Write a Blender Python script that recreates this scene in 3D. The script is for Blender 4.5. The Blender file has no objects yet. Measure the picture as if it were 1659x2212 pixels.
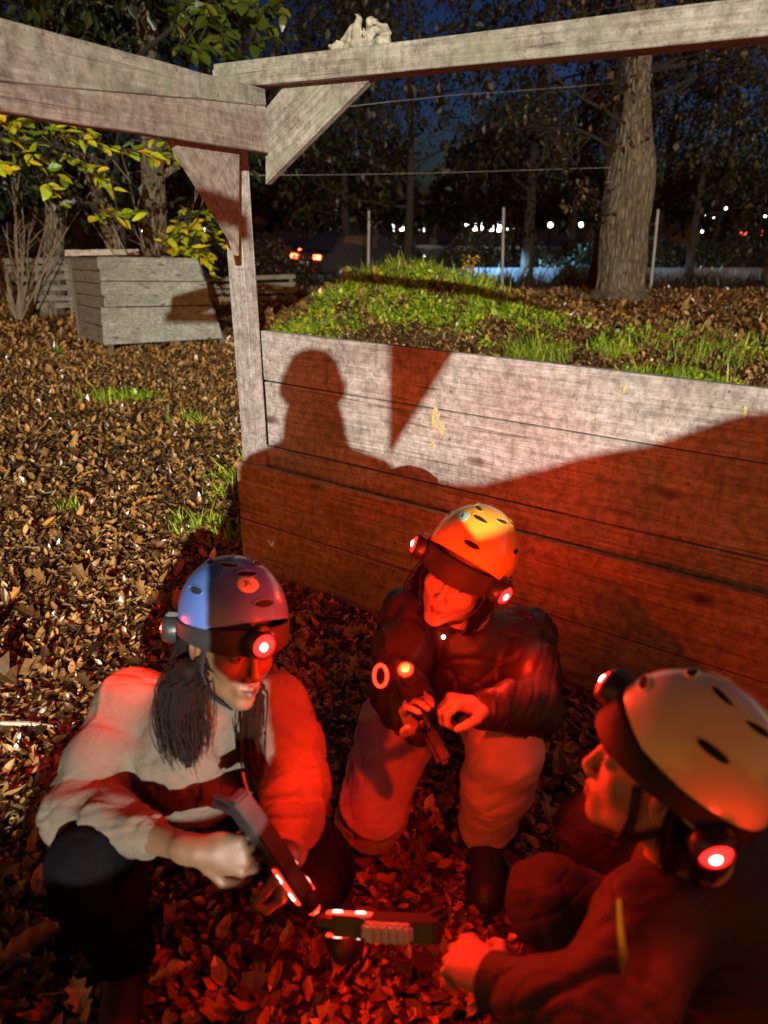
import bpy, bmesh, math, random
import numpy as np
from mathutils import Vector, Matrix, Quaternion, noise as mnoise
rad = math.radians
random.seed(7)
RNG = np.random.default_rng(7)
sc = bpy.context.scene
COL = sc.collection

# ------------------------------------------------------------------ camera
CAM_H = 1.65
FPX = 1533.0                      # focal length in units of a 1659 x 2212 picture
PITCH = math.atan((1106 - 475) / FPX)
cd = bpy.data.cameras.new('camera')
cam = bpy.data.objects.new('camera', cd); COL.objects.link(cam)
cd.sensor_fit = 'VERTICAL'; cd.sensor_height = 24.0; cd.sensor_width = 18.0
cd.lens = 24.0 * FPX / 2212.0
cd.clip_start = 0.02; cd.clip_end = 800
cam.location = (0, 0, CAM_H)
cam.rotation_euler = (math.pi / 2 - PITCH, 0, 0)
sc.camera = cam
cd.dof.use_dof = True; cd.dof.focus_distance = 2.9; cd.dof.aperture_fstop = 1.7

# ------------------------------------------------------------------ view and sampling
sc.view_settings.view_transform = 'Standard'
sc.view_settings.look = 'None'
sc.view_settings.gamma = 1.0
sc.view_settings.use_curve_mapping = False
sc.view_settings.exposure = 0.25
sc.render.engine = 'CYCLES'
sc.cycles.use_denoising = True
sc.cycles.max_bounces = 5
sc.cycles.diffuse_bounces = 3
sc.cycles.glossy_bounces = 2
sc.cycles.transparent_max_bounces = 6
sc.cycles.sample_clamp_indirect = 3.0

# ------------------------------------------------------------------ world: night sky, warm glow added behind the camera to fill the shaded boards
world = bpy.data.worlds.new('World'); sc.world = world
world.use_nodes = True
wt = world.node_tree; wt.nodes.clear()
W_OUT = wt.nodes.new('ShaderNodeOutputWorld')
W_ADD = wt.nodes.new('ShaderNodeAddShader')
W_B1 = wt.nodes.new('ShaderNodeBackground'); W_B2 = wt.nodes.new('ShaderNodeBackground')
sky = wt.nodes.new('ShaderNodeTexSky'); sky.sky_type = 'NISHITA'; sky.sun_disc = False
sky.sun_elevation = rad(-3.5); sky.sun_rotation = rad(60)
wtint = wt.nodes.new('ShaderNodeMixRGB'); wtint.blend_type = 'MULTIPLY'; wtint.inputs[0].default_value = 1
wtint.inputs[2].default_value = (0.22, 0.50, 1.45, 1)
wt.links.new(sky.outputs[0], wtint.inputs[1]); wt.links.new(wtint.outputs[0], W_B1.inputs[0])
W_B1.inputs[1].default_value = 0.50
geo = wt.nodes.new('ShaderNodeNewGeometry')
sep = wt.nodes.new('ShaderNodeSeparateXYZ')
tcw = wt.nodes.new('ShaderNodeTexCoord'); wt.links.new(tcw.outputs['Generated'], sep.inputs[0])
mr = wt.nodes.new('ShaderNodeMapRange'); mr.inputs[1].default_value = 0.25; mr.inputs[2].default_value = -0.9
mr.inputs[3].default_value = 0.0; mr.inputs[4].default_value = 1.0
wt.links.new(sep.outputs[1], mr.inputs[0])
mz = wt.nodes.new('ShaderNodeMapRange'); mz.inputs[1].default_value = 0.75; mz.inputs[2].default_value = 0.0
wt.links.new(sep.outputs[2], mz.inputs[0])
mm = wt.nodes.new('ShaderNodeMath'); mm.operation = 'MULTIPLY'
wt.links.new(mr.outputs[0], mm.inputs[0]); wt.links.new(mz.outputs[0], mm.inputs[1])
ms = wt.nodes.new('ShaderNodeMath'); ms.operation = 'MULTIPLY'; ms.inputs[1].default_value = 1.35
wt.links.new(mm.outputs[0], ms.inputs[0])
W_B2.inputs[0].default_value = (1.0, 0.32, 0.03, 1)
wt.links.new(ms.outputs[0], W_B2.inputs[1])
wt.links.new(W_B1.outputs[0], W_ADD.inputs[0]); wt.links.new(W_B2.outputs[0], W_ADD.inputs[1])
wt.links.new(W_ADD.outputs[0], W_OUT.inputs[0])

# ------------------------------------------------------------------ the floodlight on its mast behind the camera
FLOOD = Vector((2.0, -13.0, 4.52))
fl = bpy.data.lights.new('floodlight_lamp', 'SPOT')
fl.energy = 21000; fl.color = (1.0, 0.975, 0.885); fl.spot_size = rad(120); fl.spot_blend = 0.4
fl.shadow_soft_size = 0.055
flo = bpy.data.objects.new('floodlight_lamp', fl); COL.objects.link(flo)
flo.location = FLOOD
flo.rotation_euler = (Vector((-2.6, 22, -1.2))).to_track_quat('-Z', 'Y').to_euler()

# ================================================================== helpers
CF, SF = math.cos(PITCH), math.sin(PITCH)
CAMV = Vector((0, 0, CAM_H))
def ray(px, py):
    a = (px - 829.5) / FPX; b = (1106 - py) / FPX
    return Vector((a, CF + b * SF, -SF + b * CF))
def P(px, py, d): return CAMV + ray(px, py) * d
def PZ(px, py, z):
    r = ray(px, py); return CAMV + r * ((z - CAM_H) / r.z)
def PY(px, py, y):
    r = ray(px, py); return CAMV + r * (y / r.y)
def PP(px, py, p0, n):
    r = ray(px, py); return CAMV + r * ((Vector(p0) - CAMV).dot(n) / r.dot(n))
def proj(p):
    q = Vector(p) - CAMV
    d = q.y * CF - q.z * SF; u = q.y * SF + q.z * CF
    return (829.5 + q.x / d * FPX, 1106 - u / d * FPX, d)

WM = {}
def setw(o, M, parent=None):
    WM[o.name] = M.copy()
    if parent is not None:
        o.parent = parent
        o.matrix_basis = WM[parent.name].inverted() @ M
    else:
        o.matrix_basis = M
def tag(o, label=None, cat=None, group=None, kind=None):
    if label: o['label'] = label
    if cat: o['category'] = cat
    if group: o['group'] = group
    if kind: o['kind'] = kind
    return o
def thing(name, loc, label, cat, group=None, rz=0.0):
    o = bpy.data.objects.new(name, None); COL.objects.link(o)
    o.empty_display_size = 0.1
    setw(o, Matrix.Translation(Vector(loc)) @ Matrix.Rotation(rz, 4, 'Z'))
    return tag(o, label, cat, group)
def npmesh(name, V, F, mat, parent=None, M=None, smooth=False, rnd=None, world=True):
    """V world coordinates when world=True; F: (n,3|4) array or list of lists"""
    V = np.asarray(V, dtype=np.float32).reshape(-1, 3)
    me = bpy.data.meshes.new(name)
    if isinstance(F, np.ndarray):
        n, k = F.shape
        me.vertices.add(len(V)); me.loops.add(n * k); me.polygons.add(n)
        if M is not None and world:
            Mi = np.array(M.inverted(), dtype=np.float32)
            V = V @ Mi[:3, :3].T + Mi[:3, 3]
        me.vertices.foreach_set('co', V.ravel())
        me.loops.foreach_set('vertex_index', F.ravel().astype(np.int32))
        me.polygons.foreach_set('loop_start', np.arange(0, n * k, k, dtype=np.int32))
        me.polygons.foreach_set('loop_total', np.full(n, k, dtype=np.int32))
    else:
        if M is not None and world:
            Mi = np.array(M.inverted(), dtype=np.float32)
            V = V @ Mi[:3, :3].T + Mi[:3, 3]
        me.from_pydata([tuple(map(float, v)) for v in V], [], [tuple(map(int, f)) for f in F])
        n = len(F)
    me.polygons.foreach_set('use_smooth', np.full(n, bool(smooth)))
    if rnd is not None:
        at = me.attributes.new('rnd', 'FLOAT', 'FACE'); at.data.foreach_set('value', np.asarray(rnd, dtype=np.float32))
    me.update(); me.validate()
    if mat: me.materials.append(mat)
    o = bpy.data.objects.new(name, me); COL.objects.link(o)
    if M is None:
        if parent is not None and world:
            M = WM[parent.name]
            Mi = np.array(M.inverted(), dtype=np.float32)
            co = np.empty(len(me.vertices) * 3, dtype=np.float32); me.vertices.foreach_get('co', co)
            co = co.reshape(-1, 3) @ Mi[:3, :3].T + Mi[:3, 3]
            me.vertices.foreach_set('co', co.astype(np.float32).ravel()); me.update()
        else: M = Matrix.Identity(4)
    setw(o, M, parent)
    return o
class MB:
    """collects shapes for ONE mesh"""
    def __init__(s): s.V = []; s.F = []
    def add(s, V, F):
        b = len(s.V); s.V += [tuple(v) for v in V]; s.F += [[i + b for i in f] for f in F]; return s
    def box(s, c, size, R=None, bev=0.0):
        c = Vector(c); R = R or Matrix.Identity(3)
        hx, hy, hz = [q / 2 for q in size]
        bm = bmesh.new(); bmesh.ops.create_cube(bm, size=1)
        for v in bm.verts: v.co = Vector((v.co.x * hx * 2, v.co.y * hy * 2, v.co.z * hz * 2))
        if bev > 0: bmesh.ops.bevel(bm, geom=list(bm.edges), offset=bev, segments=2, affect='EDGES')
        bm.verts.ensure_lookup_table()
        V = [c + R @ v.co for v in bm.verts]; F = [[v.index for v in f.verts] for f in bm.faces]
        bm.free(); return s.add(V, F)
    def tube(s, pts, radii, n=8, cap=True):
        pts = [Vector(p) for p in pts]
        if not hasattr(radii, '__len__'): radii = [radii] * len(pts)
        V = []; F = []
        up = Vector((0, 0, 1)); d0 = (pts[1] - pts[0]).normalized()
        if abs(d0.z) > 0.95: up = Vector((1, 0, 0))
        a = d0.cross(up).normalized()
        for i, p in enumerate(pts):
            d = (pts[min(i + 1, len(pts) - 1)] - pts[max(i - 1, 0)]).normalized()
            a = (a - d * a.dot(d)).normalized(); b = d.cross(a)
            for k in range(n):
                t = 2 * math.pi * k / n
                V.append(p + (a * math.cos(t) + b * math.sin(t)) * radii[i])
        for i in range(len(pts) - 1):
            for k in range(n):
                F.append([i * n + k, i * n + (k + 1) % n, (i + 1) * n + (k + 1) % n, (i + 1) * n + k])
        if cap:
            F.append(list(range(n - 1, -1, -1))); m = (len(pts) - 1) * n; F.append([m + k for k in range(n)])
        return s.add(V, F)
    def prism(s, poly, off):
        """planar polygon (list of 3-D points) extruded by vector off"""
        n = len(poly); V = [Vector(p) for p in poly] + [Vector(p) + Vector(off) for p in poly]
        F = [list(range(n)), list(range(2 * n - 1, n - 1, -1))]
        for i in range(n): F.append([i, i + n, (i + 1) % n + n, (i + 1) % n])
        return s.add(V, F)
    def lathe(s, c, axis, prof, n=20):
        """prof list of (r, h) along axis"""
        axis = Vector(axis).normalized(); a = axis.orthogonal().normalized(); b = axis.cross(a); c = Vector(c)
        V = []; F = []
        for r, h in prof:
            for k in range(n):
                t = 2 * math.pi * k / n; V.append(c + axis * h + (a * math.cos(t) + b * math.sin(t)) * r)
        for i in range(len(prof) - 1):
            for k in range(n): F.append([i * n + k, i * n + (k + 1) % n, (i + 1) * n + (k + 1) % n, (i + 1) * n + k])
        F.append(list(range(n - 1, -1, -1))); m = (len(prof) - 1) * n; F.append([m + k for k in range(n)])
        return s.add(V, F)
    def build(s, name, mat, parent=None, M=None, smooth=False, fix=True):
        o = npmesh(name, s.V, s.F, mat, parent, M, smooth)
        if fix:
            bm = bmesh.new(); bm.from_mesh(o.data); bmesh.ops.recalc_face_normals(bm, faces=list(bm.faces)); bm.to_mesh(o.data); bm.free()
        if smooth:
            try: o.data.set_sharp_from_angle(angle=rad(40))
            except Exception: pass
        return o
def fnoise(x, y, z=0.0, s=1.0): return mnoise.noise(Vector((x * s, y * s, z * s)))

# ================================================================== materials
def mat_new(name):
    m = bpy.data.materials.new(name); m.use_nodes = True
    return m, m.node_tree, m.node_tree.nodes['Principled BSDF']
def ramp(nt, cols, fac, interp='LINEAR'):
    r = nt.nodes.new('ShaderNodeValToRGB'); r.color_ramp.interpolation = interp
    el = r.color_ramp.elements
    while len(el) < len(cols): el.new(0.5)
    for e, (p, c) in zip(el, cols): e.position = p; e.color = (*c, 1)
    nt.links.new(fac, r.inputs[0]); return r
def nz(nt, scale, detail=4, rough=0.55, vec=None, dist=0.0):
    n = nt.nodes.new('ShaderNodeTexNoise'); n.inputs['Scale'].default_value = scale
    n.inputs['Detail'].default_value = detail; n.inputs['Roughness'].default_value = rough
    n.inputs['Distortion'].default_value = dist
    if vec is not None: nt.links.new(vec, n.inputs['Vector'])
    return n
def mapping(nt, scale, which='Object'):
    t = nt.nodes.new('ShaderNodeTexCoord'); m = nt.nodes.new('ShaderNodeMapping')
    m.inputs['Scale'].default_value = scale; nt.links.new(t.outputs[which], m.inputs[0]); return m
def bump(nt, bsdf, h, strength=0.3, dist=0.01):
    b = nt.nodes.new('ShaderNodeBump'); b.inputs['Strength'].default_value = strength; b.inputs['Distance'].default_value = dist
    nt.links.new(h, b.inputs['Height']); nt.links.new(b.outputs[0], bsdf.inputs['Normal']); return b
def mixc(nt, kind, fac, a, b):
    m = nt.nodes.new('ShaderNodeMixRGB'); m.blend_type = kind
    if isinstance(fac, (int, float)): m.inputs[0].default_value = fac
    else: nt.links.new(fac, m.inputs[0])
    for i, q in ((1, a), (2, b)):
        if isinstance(q, tuple): m.inputs[i].default_value = (*q, 1)
        else: nt.links.new(q, m.inputs[i])
    return m
def simple(name, col, rough=0.6, metal=0.0, var=0.25, scale=30, bumps=0.0, spec=0.5, coat=0.0):
    m, nt, b = mat_new(name)
    n = nz(nt, scale, 5, 0.6, mapping(nt, (1, 1, 1)).outputs[0])
    dk = tuple(c * (1 - var) for c in col); lt = tuple(min(1, c * (1 + var)) for c in col)
    r = ramp(nt, [(0.3, dk), (0.7, lt)], n.outputs[0]); nt.links.new(r.outputs[0], b.inputs['Base Color'])
    b.inputs['Roughness'].default_value = rough; b.inputs['Metallic'].default_value = metal
    b.inputs['Specular IOR Level'].default_value = spec; b.inputs['Coat Weight'].default_value = coat
    if bumps: bump(nt, b, n.outputs[0], bumps, 0.01)
    return m
def emis(name, col, strength):
    m, nt, b = mat_new(name)
    b.inputs['Base Color'].default_value = (*col, 1); b.inputs['Emission Color'].default_value = (*col, 1)
    b.inputs['Emission Strength'].default_value = strength; b.inputs['Roughness'].default_value = 0.3
    return m
def wood(name, dark, light, speck=0.5, grain=1.0, rough=0.75, green=0.0):
    m, nt, b = mat_new(name)
    oi = nt.nodes.new('ShaderNodeObjectInfo')
    t = nt.nodes.new('ShaderNodeTexCoord')
    add = nt.nodes.new('ShaderNodeVectorMath'); add.operation = 'ADD'
    sc3 = nt.nodes.new('ShaderNodeVectorMath'); sc3.operation = 'SCALE'; sc3.inputs[0].default_value = (13.1, 7.7, 5.3)
    nt.links.new(oi.outputs['Random'], sc3.inputs['Scale'])
    nt.links.new(t.outputs['Object'], add.inputs[0]); nt.links.new(sc3.outputs[0], add.inputs[1])
    def mp(s):
        q = nt.nodes.new('ShaderNodeMapping'); q.inputs['Scale'].default_value = s
        nt.links.new(add.outputs[0], q.inputs[0]); return q.outputs[0]
    g1 = nz(nt, 1.0, 6, 0.65, mp((1.3, 42, 42)), 2.0)          # long grain
    g2 = nz(nt, 1.0, 5, 0.7, mp((28, 28, 28)))               # blotches
    g3 = nz(nt, 1.0, 4, 0.75, mp((110, 110, 110)))            # mildew specks
    c1 = ramp(nt, [(0.28, dark), (0.72, light)], g1.outputs[0])
    bl = ramp(nt, [(0.38, (0.50, 0.47, 0.45)), (0.60, (1.1, 1.1, 1.1))], g2.outputs[0])
    mx = mixc(nt, 'MULTIPLY', 0.8, c1.outputs[0], bl.outputs[0])
    sp = ramp(nt, [(0.30, (0.22, 0.18, 0.15)), (0.44, (1, 1, 1))], g3.outputs[0])
    mx2 = mixc(nt, 'MULTIPLY', speck, mx.outputs[0], sp.outputs[0])
    # knots
    vo = nt.nodes.new('ShaderNodeTexVoronoi'); vo.inputs['Scale'].default_value = 1.0
    nt.links.new(mp((2.3, 6.0, 6.0)), vo.inputs['Vector'])
    kn = ramp(nt, [(0.05, (0.10, 0.055, 0.03)), (0.085, (0.45, 0.33, 0.25)), (0.16, (1, 1, 1))], vo.outputs['Distance'])
    mx3 = mixc(nt, 'MULTIPLY', 0.85, mx2.outputs[0], kn.outputs[0])
    # big stains, per board tone
    g4 = nz(nt, 1.0, 3, 0.5, mp((3.5, 5, 5)))
    st = ramp(nt, [(0.3, (0.72, 0.68, 0.64)), (0.6, (1.05, 1.05, 1.05))], g4.outputs[0])
    mx4 = mixc(nt, 'MULTIPLY', 0.8, mx3.outputs[0], st.outputs[0])
    tone = ramp(nt, [(0.0, (0.82, 0.80, 0.78)), (1.0, (1.08, 1.06, 1.04))], oi.outputs['Random'])
    last = mixc(nt, 'MULTIPLY', 1.0, mx4.outputs[0], tone.outputs[0])
    ck = nz(nt, 1.0, 3, 0.5, mp((1.6, 85, 85)), 0.9)
    cr = ramp(nt, [(0.30, (0.25, 0.2, 0.16)), (0.36, (1, 1, 1))], ck.outputs[0]); last = mixc(nt, 'MULTIPLY', 0.75, last.outputs[0], cr.outputs[0])
    dr = nz(nt, 1.0, 5, 0.7, mp((34, 9, 5)), 1.5)            # drips and rain marks across the board
    dd_ = ramp(nt, [(0.34, (0.42, 0.38, 0.34)), (0.48, (1, 1, 1))], dr.outputs[0]); last = mixc(nt, 'MULTIPLY', 0.40, last.outputs[0], dd_.outputs[0])
    if green:
        g5 = nz(nt, 1.0, 5, 0.6, mp((6, 6, 6)))
        gr = ramp(nt, [(0.45, (0, 0, 0)), (0.68, (green,) * 3)], g5.outputs[0])
        last = mixc(nt, 'MIX', gr.outputs[0], last.outputs[0], (0.16, 0.20, 0.12))
    nt.links.new(last.outputs[0], b.inputs['Base Color'])
    b.inputs['Roughness'].default_value = rough; b.inputs['Specular IOR Level'].default_value = 0.35
    bump(nt, b, g1.outputs[0], 0.35 * grain, 0.004)
    return m
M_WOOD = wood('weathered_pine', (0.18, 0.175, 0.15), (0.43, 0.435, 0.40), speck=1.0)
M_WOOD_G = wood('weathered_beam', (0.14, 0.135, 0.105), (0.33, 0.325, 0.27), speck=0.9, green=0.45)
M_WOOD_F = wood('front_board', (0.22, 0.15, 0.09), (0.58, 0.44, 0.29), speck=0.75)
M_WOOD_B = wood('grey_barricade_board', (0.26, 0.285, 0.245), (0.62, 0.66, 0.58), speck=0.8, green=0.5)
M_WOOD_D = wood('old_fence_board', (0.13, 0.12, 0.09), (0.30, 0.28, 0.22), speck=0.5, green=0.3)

def leafmat(name, cols, rough=0.42, sat=1.0, trans=0.0, spec=0.6):
    m, nt, b = mat_new(name)
    at = nt.nodes.new('ShaderNodeAttribute'); at.attribute_name = 'rnd'
    r = ramp(nt, cols, at.outputs['Fac'])
    n = nz(nt, 60, 3, 0.6, mapping(nt, (1, 1, 1)).outputs[0])
    v = ramp(nt, [(0.3, (0.6, 0.58, 0.55)), (0.7, (1.15, 1.15, 1.15))], n.outputs[0])
    mx = mixc(nt, 'MULTIPLY', 0.8, r.outputs[0], v.outputs[0])
    nt.links.new(mx.outputs[0], b.inputs['Base Color'])
    b.inputs['Roughness'].default_value = rough; b.inputs['Specular IOR Level'].default_value = spec
    if trans:
        tr = nt.nodes.new('ShaderNodeBsdfTranslucent'); nt.links.new(mx.outputs[0], tr.inputs[0])
        ms_ = nt.nodes.new('ShaderNodeMixShader'); ms_.inputs[0].default_value = trans
        out = nt.nodes['Material Output']
        nt.links.new(b.outputs[0], ms_.inputs[1]); nt.links.new(tr.outputs[0], ms_.inputs[2]); nt.links.new(ms_.outputs[0], out.inputs[0])
    return m
M_LITTER = leafmat('leaf_litter', [(0.0, (0.018, 0.010, 0.004)), (0.25, (0.08, 0.04, 0.012)), (0.45, (0.27, 0.145, 0.04)),
                                   (0.70, (0.44, 0.27, 0.10)), (0.80, (0.52, 0.20, 0.02)), (0.92, (0.58, 0.44, 0.22)), (1.0, (0.68, 0.58, 0.38))], 0.30)
M_GRASS = leafmat('grass_blades', [(0.0, (0.05, 0.10, 0.008)), (0.45, (0.24, 0.38, 0.012)), (0.75, (0.48, 0.60, 0.03)), (1.0, (0.70, 0.64, 0.16))], 0.5, trans=0.3)
M_LEAFY = leafmat('autumn_leaves', [(0.0, (0.16, 0.30, 0.015)), (0.4, (0.45, 0.58, 0.02)), (0.7, (0.78, 0.66, 0.03)), (1.0, (0.90, 0.44, 0.03))], 0.35, trans=0.35)
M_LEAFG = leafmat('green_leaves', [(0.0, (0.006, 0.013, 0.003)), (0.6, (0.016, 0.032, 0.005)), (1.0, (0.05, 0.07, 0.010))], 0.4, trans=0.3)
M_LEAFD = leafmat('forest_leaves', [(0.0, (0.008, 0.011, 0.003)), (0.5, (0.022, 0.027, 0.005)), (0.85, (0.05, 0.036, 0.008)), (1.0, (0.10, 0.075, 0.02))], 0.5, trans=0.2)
M_LEAFB = leafmat('dead_oak_leaves', [(0.0, (0.012, 0.008, 0.002)), (0.6, (0.045, 0.03, 0.008)), (1.0, (0.20, 0.13, 0.035))], 0.45, trans=0.25)

def barkmat(name, dark, light, sx=14, sz=2.5, st=0.9):
    m, nt, b = mat_new(name)
    mp = mapping(nt, (sx, sx, sz))
    n = nz(nt, 1.0, 6, 0.65, mp.outputs[0], 0.8)
    v = nt.nodes.new('ShaderNodeTexVoronoi'); v.feature = 'DISTANCE_TO_EDGE'; v.inputs['Scale'].default_value = 1.3
    nt.links.new(mp.outputs[0], v.inputs['Vector'])
    r = ramp(nt, [(0.3, dark), (0.7, light)], n.outputs[0])
    e = ramp(nt, [(0.0, (0.25, 0.22, 0.2)), (0.22, (1, 1, 1))], v.outputs['Distance'])
    mx = mixc(nt, 'MULTIPLY', 0.85, r.outputs[0], e.outputs[0])
    nt.links.new(mx.outputs[0], b.inputs['Base Color']); b.inputs['Roughness'].default_value = 0.9
    ad = nt.nodes.new('ShaderNodeMath'); ad.operation = 'ADD'
    nt.links.new(n.outputs[0], ad.inputs[0]); nt.links.new(e.outputs[0], ad.inputs[1])
    bump(nt, b, ad.outputs[0], st, 0.03)
    return m
M_BARK = barkmat('oak_bark', (0.10, 0.08, 0.045), (0.27, 0.225, 0.135))
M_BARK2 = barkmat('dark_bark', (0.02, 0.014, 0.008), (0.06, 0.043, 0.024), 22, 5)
M_TWIG = simple('twig', (0.20, 0.15, 0.09), 0.8, var=0.4, scale=40)

# ground
def groundmat():
    m, nt, b = mat_new('forest_floor')
    mp = mapping(nt, (1, 1, 1))
    v = nt.nodes.new('ShaderNodeTexVoronoi'); v.inputs['Scale'].default_value = 26; v.inputs['Randomness'].default_value = 1
    w = nz(nt, 9, 4, 0.6, mp.outputs[0])
    mv = mixc(nt, 'ADD', 0.12, mp.outputs[0], w.outputs['Color']); nt.links.new(mv.outputs[0], v.inputs['Vector'])
    sp = nt.nodes.new('ShaderNodeSeparateXYZ'); nt.links.new(v.outputs['Color'], sp.inputs[0])
    lit = ramp(nt, [(0.0, (0.02, 0.013, 0.008)), (0.4, (0.055, 0.032, 0.016)), (0.75, (0.13, 0.075, 0.032)), (1.0, (0.26, 0.18, 0.10))], sp.outputs[0])
    soil = nz(nt, 3.0, 6, 0.7, mp.outputs[0])
    sr = ramp(nt, [(0.35, (0.3, 0.28, 0.26)), (0.65, (1, 1, 1))], soil.outputs[0])
    c = mixc(nt, 'MULTIPLY', 0.9, lit.outputs[0], sr.outputs[0])
    nt.links.new(c.outputs[0], b.inputs['Base Color']); b.inputs['Roughness'].default_value = 0.7
    b.inputs['Specular IOR Level'].default_value = 0.3
    bump(nt, b, v.outputs['Distance'], 0.8, 0.03)
    return m
M_GROUND = groundmat()
M_ROAD = simple('asphalt', (0.045, 0.045, 0.048), 0.45, var=0.3, scale=60)
# ================================================================== SDF bodies (numpy surface nets)
class Field:
    def __init__(s, lo, hi, h):
        s.lo = np.array(lo, np.float32); s.h = h
        s.n = [int(math.ceil((hi[i] - lo[i]) / h)) + 1 for i in range(3)]
        s.F = np.full(s.n, 0.12, np.float32)
    def win(s, a, b, m):
        i0 = [max(0, int((a[i] - m - s.lo[i]) / s.h)) for i in range(3)]
        i1 = [min(s.n[i], int((b[i] + m - s.lo[i]) / s.h) + 2) for i in range(3)]
        sl = tuple(slice(i0[i], max(i1[i], i0[i])) for i in range(3))
        ax = [s.lo[i] + s.h * np.arange(sl[i].start, sl[i].stop, dtype=np.float32) for i in range(3)]
        return sl, ax[0][:, None, None], ax[1][None, :, None], ax[2][None, None, :]
    def blend(s, sl, d, k, sub=False):
        A = s.F[sl]
        if A.size == 0: return
        if sub: A = -A
        if k > 1e-5:
            hh = np.maximum(k - np.abs(A - d), 0) / k
            r = np.minimum(A, d) - hh * hh * k * 0.25
        else: r = np.minimum(A, d)
        s.F[sl] = -r if sub else r
    def cap(s, a, b, ra, rb, k=0.02, sub=False, sq=None):
        a = np.array(a, np.float32); b = np.array(b, np.float32); R = max(ra, rb)
        sl, X, Y, Z = s.win(np.minimum(a, b) - R, np.maximum(a, b) + R, max(k, 3 * s.h) + 0.02)
        v = b - a; L = float(v @ v) + 1e-9
        t = np.clip(((X - a[0]) * v[0] + (Y - a[1]) * v[1] + (Z - a[2]) * v[2]) / L, 0, 1)
        dx = X - a[0] - t * v[0]; dy = Y - a[1] - t * v[1]; dz = Z - a[2] - t * v[2]
        if sq is not None:            # flatten along a direction: (unit vector, factor)
            q, f = np.array(sq[0], np.float32), sq[1]
            c = dx * q[0] + dy * q[1] + dz * q[2]
            dx = dx + q[0] * c * (f - 1); dy = dy + q[1] * c * (f - 1); dz = dz + q[2] * c * (f - 1)
        d = np.sqrt(dx * dx + dy * dy + dz * dz) - (ra + (rb - ra) * t)
        s.blend(sl, d, k, sub)
    def chain(s, pts, rs, k=0.02, sq=None):
        for i in range(len(pts) - 1): s.cap(pts[i], pts[i + 1], rs[i], rs[i + 1], k, sq=sq)
    def ell(s, c, r, R=None, k=0.02, sub=False):
        c = np.array(c, np.float32); r = np.array(r, np.float32)
        m = float(r.max())
        sl, X, Y, Z = s.win(c - m, c + m, max(k, 3 * s.h) + 0.02)
        x, y, z = X - c[0], Y - c[1], Z - c[2]
        if R is not None:
            R = np.array(R, np.float32)     # columns = local axes
            q = [x * R[0, i] + y * R[1, i] + z * R[2, i] for i in range(3)]
        else: q = [x, y, z]
        k0 = np.sqrt(sum((q[i] / r[i]) ** 2 for i in range(3))) + 1e-6
        k1 = np.sqrt(sum((q[i] / (r[i] * r[i])) ** 2 for i in range(3))) + 1e-6
        s.blend(sl, k0 * (k0 - 1) / k1, k, sub)
    def cutplane(s, p, n):
        """remove what lies on the +n side"""
        n = np.array(Vector(n).normalized(), np.float32); p = np.array(p, np.float32)
        sl, X, Y, Z = s.win(s.lo, s.lo + np.array(s.n) * s.h, 0)
        d = (X - p[0]) * n[0] + (Y - p[1]) * n[1] + (Z - p[2]) * n[2]
        s.F = np.maximum(s.F, d)
    def mesh(s):
        F = s.F; nx, ny, nz_ = F.shape
        I = F < 0
        c = np.zeros((nx - 1, ny - 1, nz_ - 1), np.uint8)
        for a in (0, 1):
            for b in (0, 1):
                for d in (0, 1):
                    c += I[a:nx - 1 + a, b:ny - 1 + b, d:nz_ - 1 + d]
        act = (c > 0) & (c < 8)
        ix, iy, iz = np.nonzero(act)
        idx = np.full(act.shape, -1, np.int32); idx[ix, iy, iz] = np.arange(len(ix))
        acc = np.zeros((len(ix), 3), np.float64); cnt = np.zeros(len(ix))
        for ax in range(3):
            o = [(0, 0), (1, 0), (0, 1), (1, 1)]
            for u, w in o:
                A = [0, 0, 0]; oth = [i for i in range(3) if i != ax]; A[oth[0]] = u; A[oth[1]] = w
                B = list(A); B[ax] = 1
                fa = F[ix + A[0], iy + A[1], iz + A[2]]; fb = F[ix + B[0], iy + B[1], iz + B[2]]
                cr = (fa < 0) != (fb < 0)
                t = np.where(cr, fa / np.where(cr, fa - fb, 1), 0)
                p = np.tile(np.array(A, np.float64), (len(ix), 1)); p[:, ax] += t
                acc[cr] += p[cr]; cnt[cr] += 1
        V = (np.stack([ix, iy, iz], 1) + acc / cnt[:, None]) * s.h + s.lo
        Q = []
        for ax in range(3):
            o = [i for i in range(3) if i != ax]
            sl0 = [slice(None)] * 3; sl1 = [slice(None)] * 3
            sl0[ax] = slice(0, F.shape[ax] - 1); sl1[ax] = slice(1, F.shape[ax])
            a = I[tuple(sl0)]; b = I[tuple(sl1)]
            cr = a != b
            e = np.stack(np.nonzero(cr), 1)
            ok = (e[:, o[0]] > 0) & (e[:, o[1]] > 0) & (e[:, o[0]] < F.shape[o[0]] - 1) & (e[:, o[1]] < F.shape[o[1]] - 1)
            e = e[ok]; fl_ = a[e[:, 0], e[:, 1], e[:, 2]]
            q = []
            for du, dw in ((1, 1), (0, 1), (0, 0), (1, 0)):
                f = e.copy(); f[:, o[0]] -= du; f[:, o[1]] -= dw
                q.append(idx[f[:, 0], f[:, 1], f[:, 2]])
            q = np.stack(q, 1)
            flip = fl_ if ax != 1 else ~fl_
            q[~flip] = q[~flip][:, ::-1]
            Q.append(q)
        Q = np.concatenate(Q)
        return V.astype(np.float32), Q.astype(np.int32)
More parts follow.
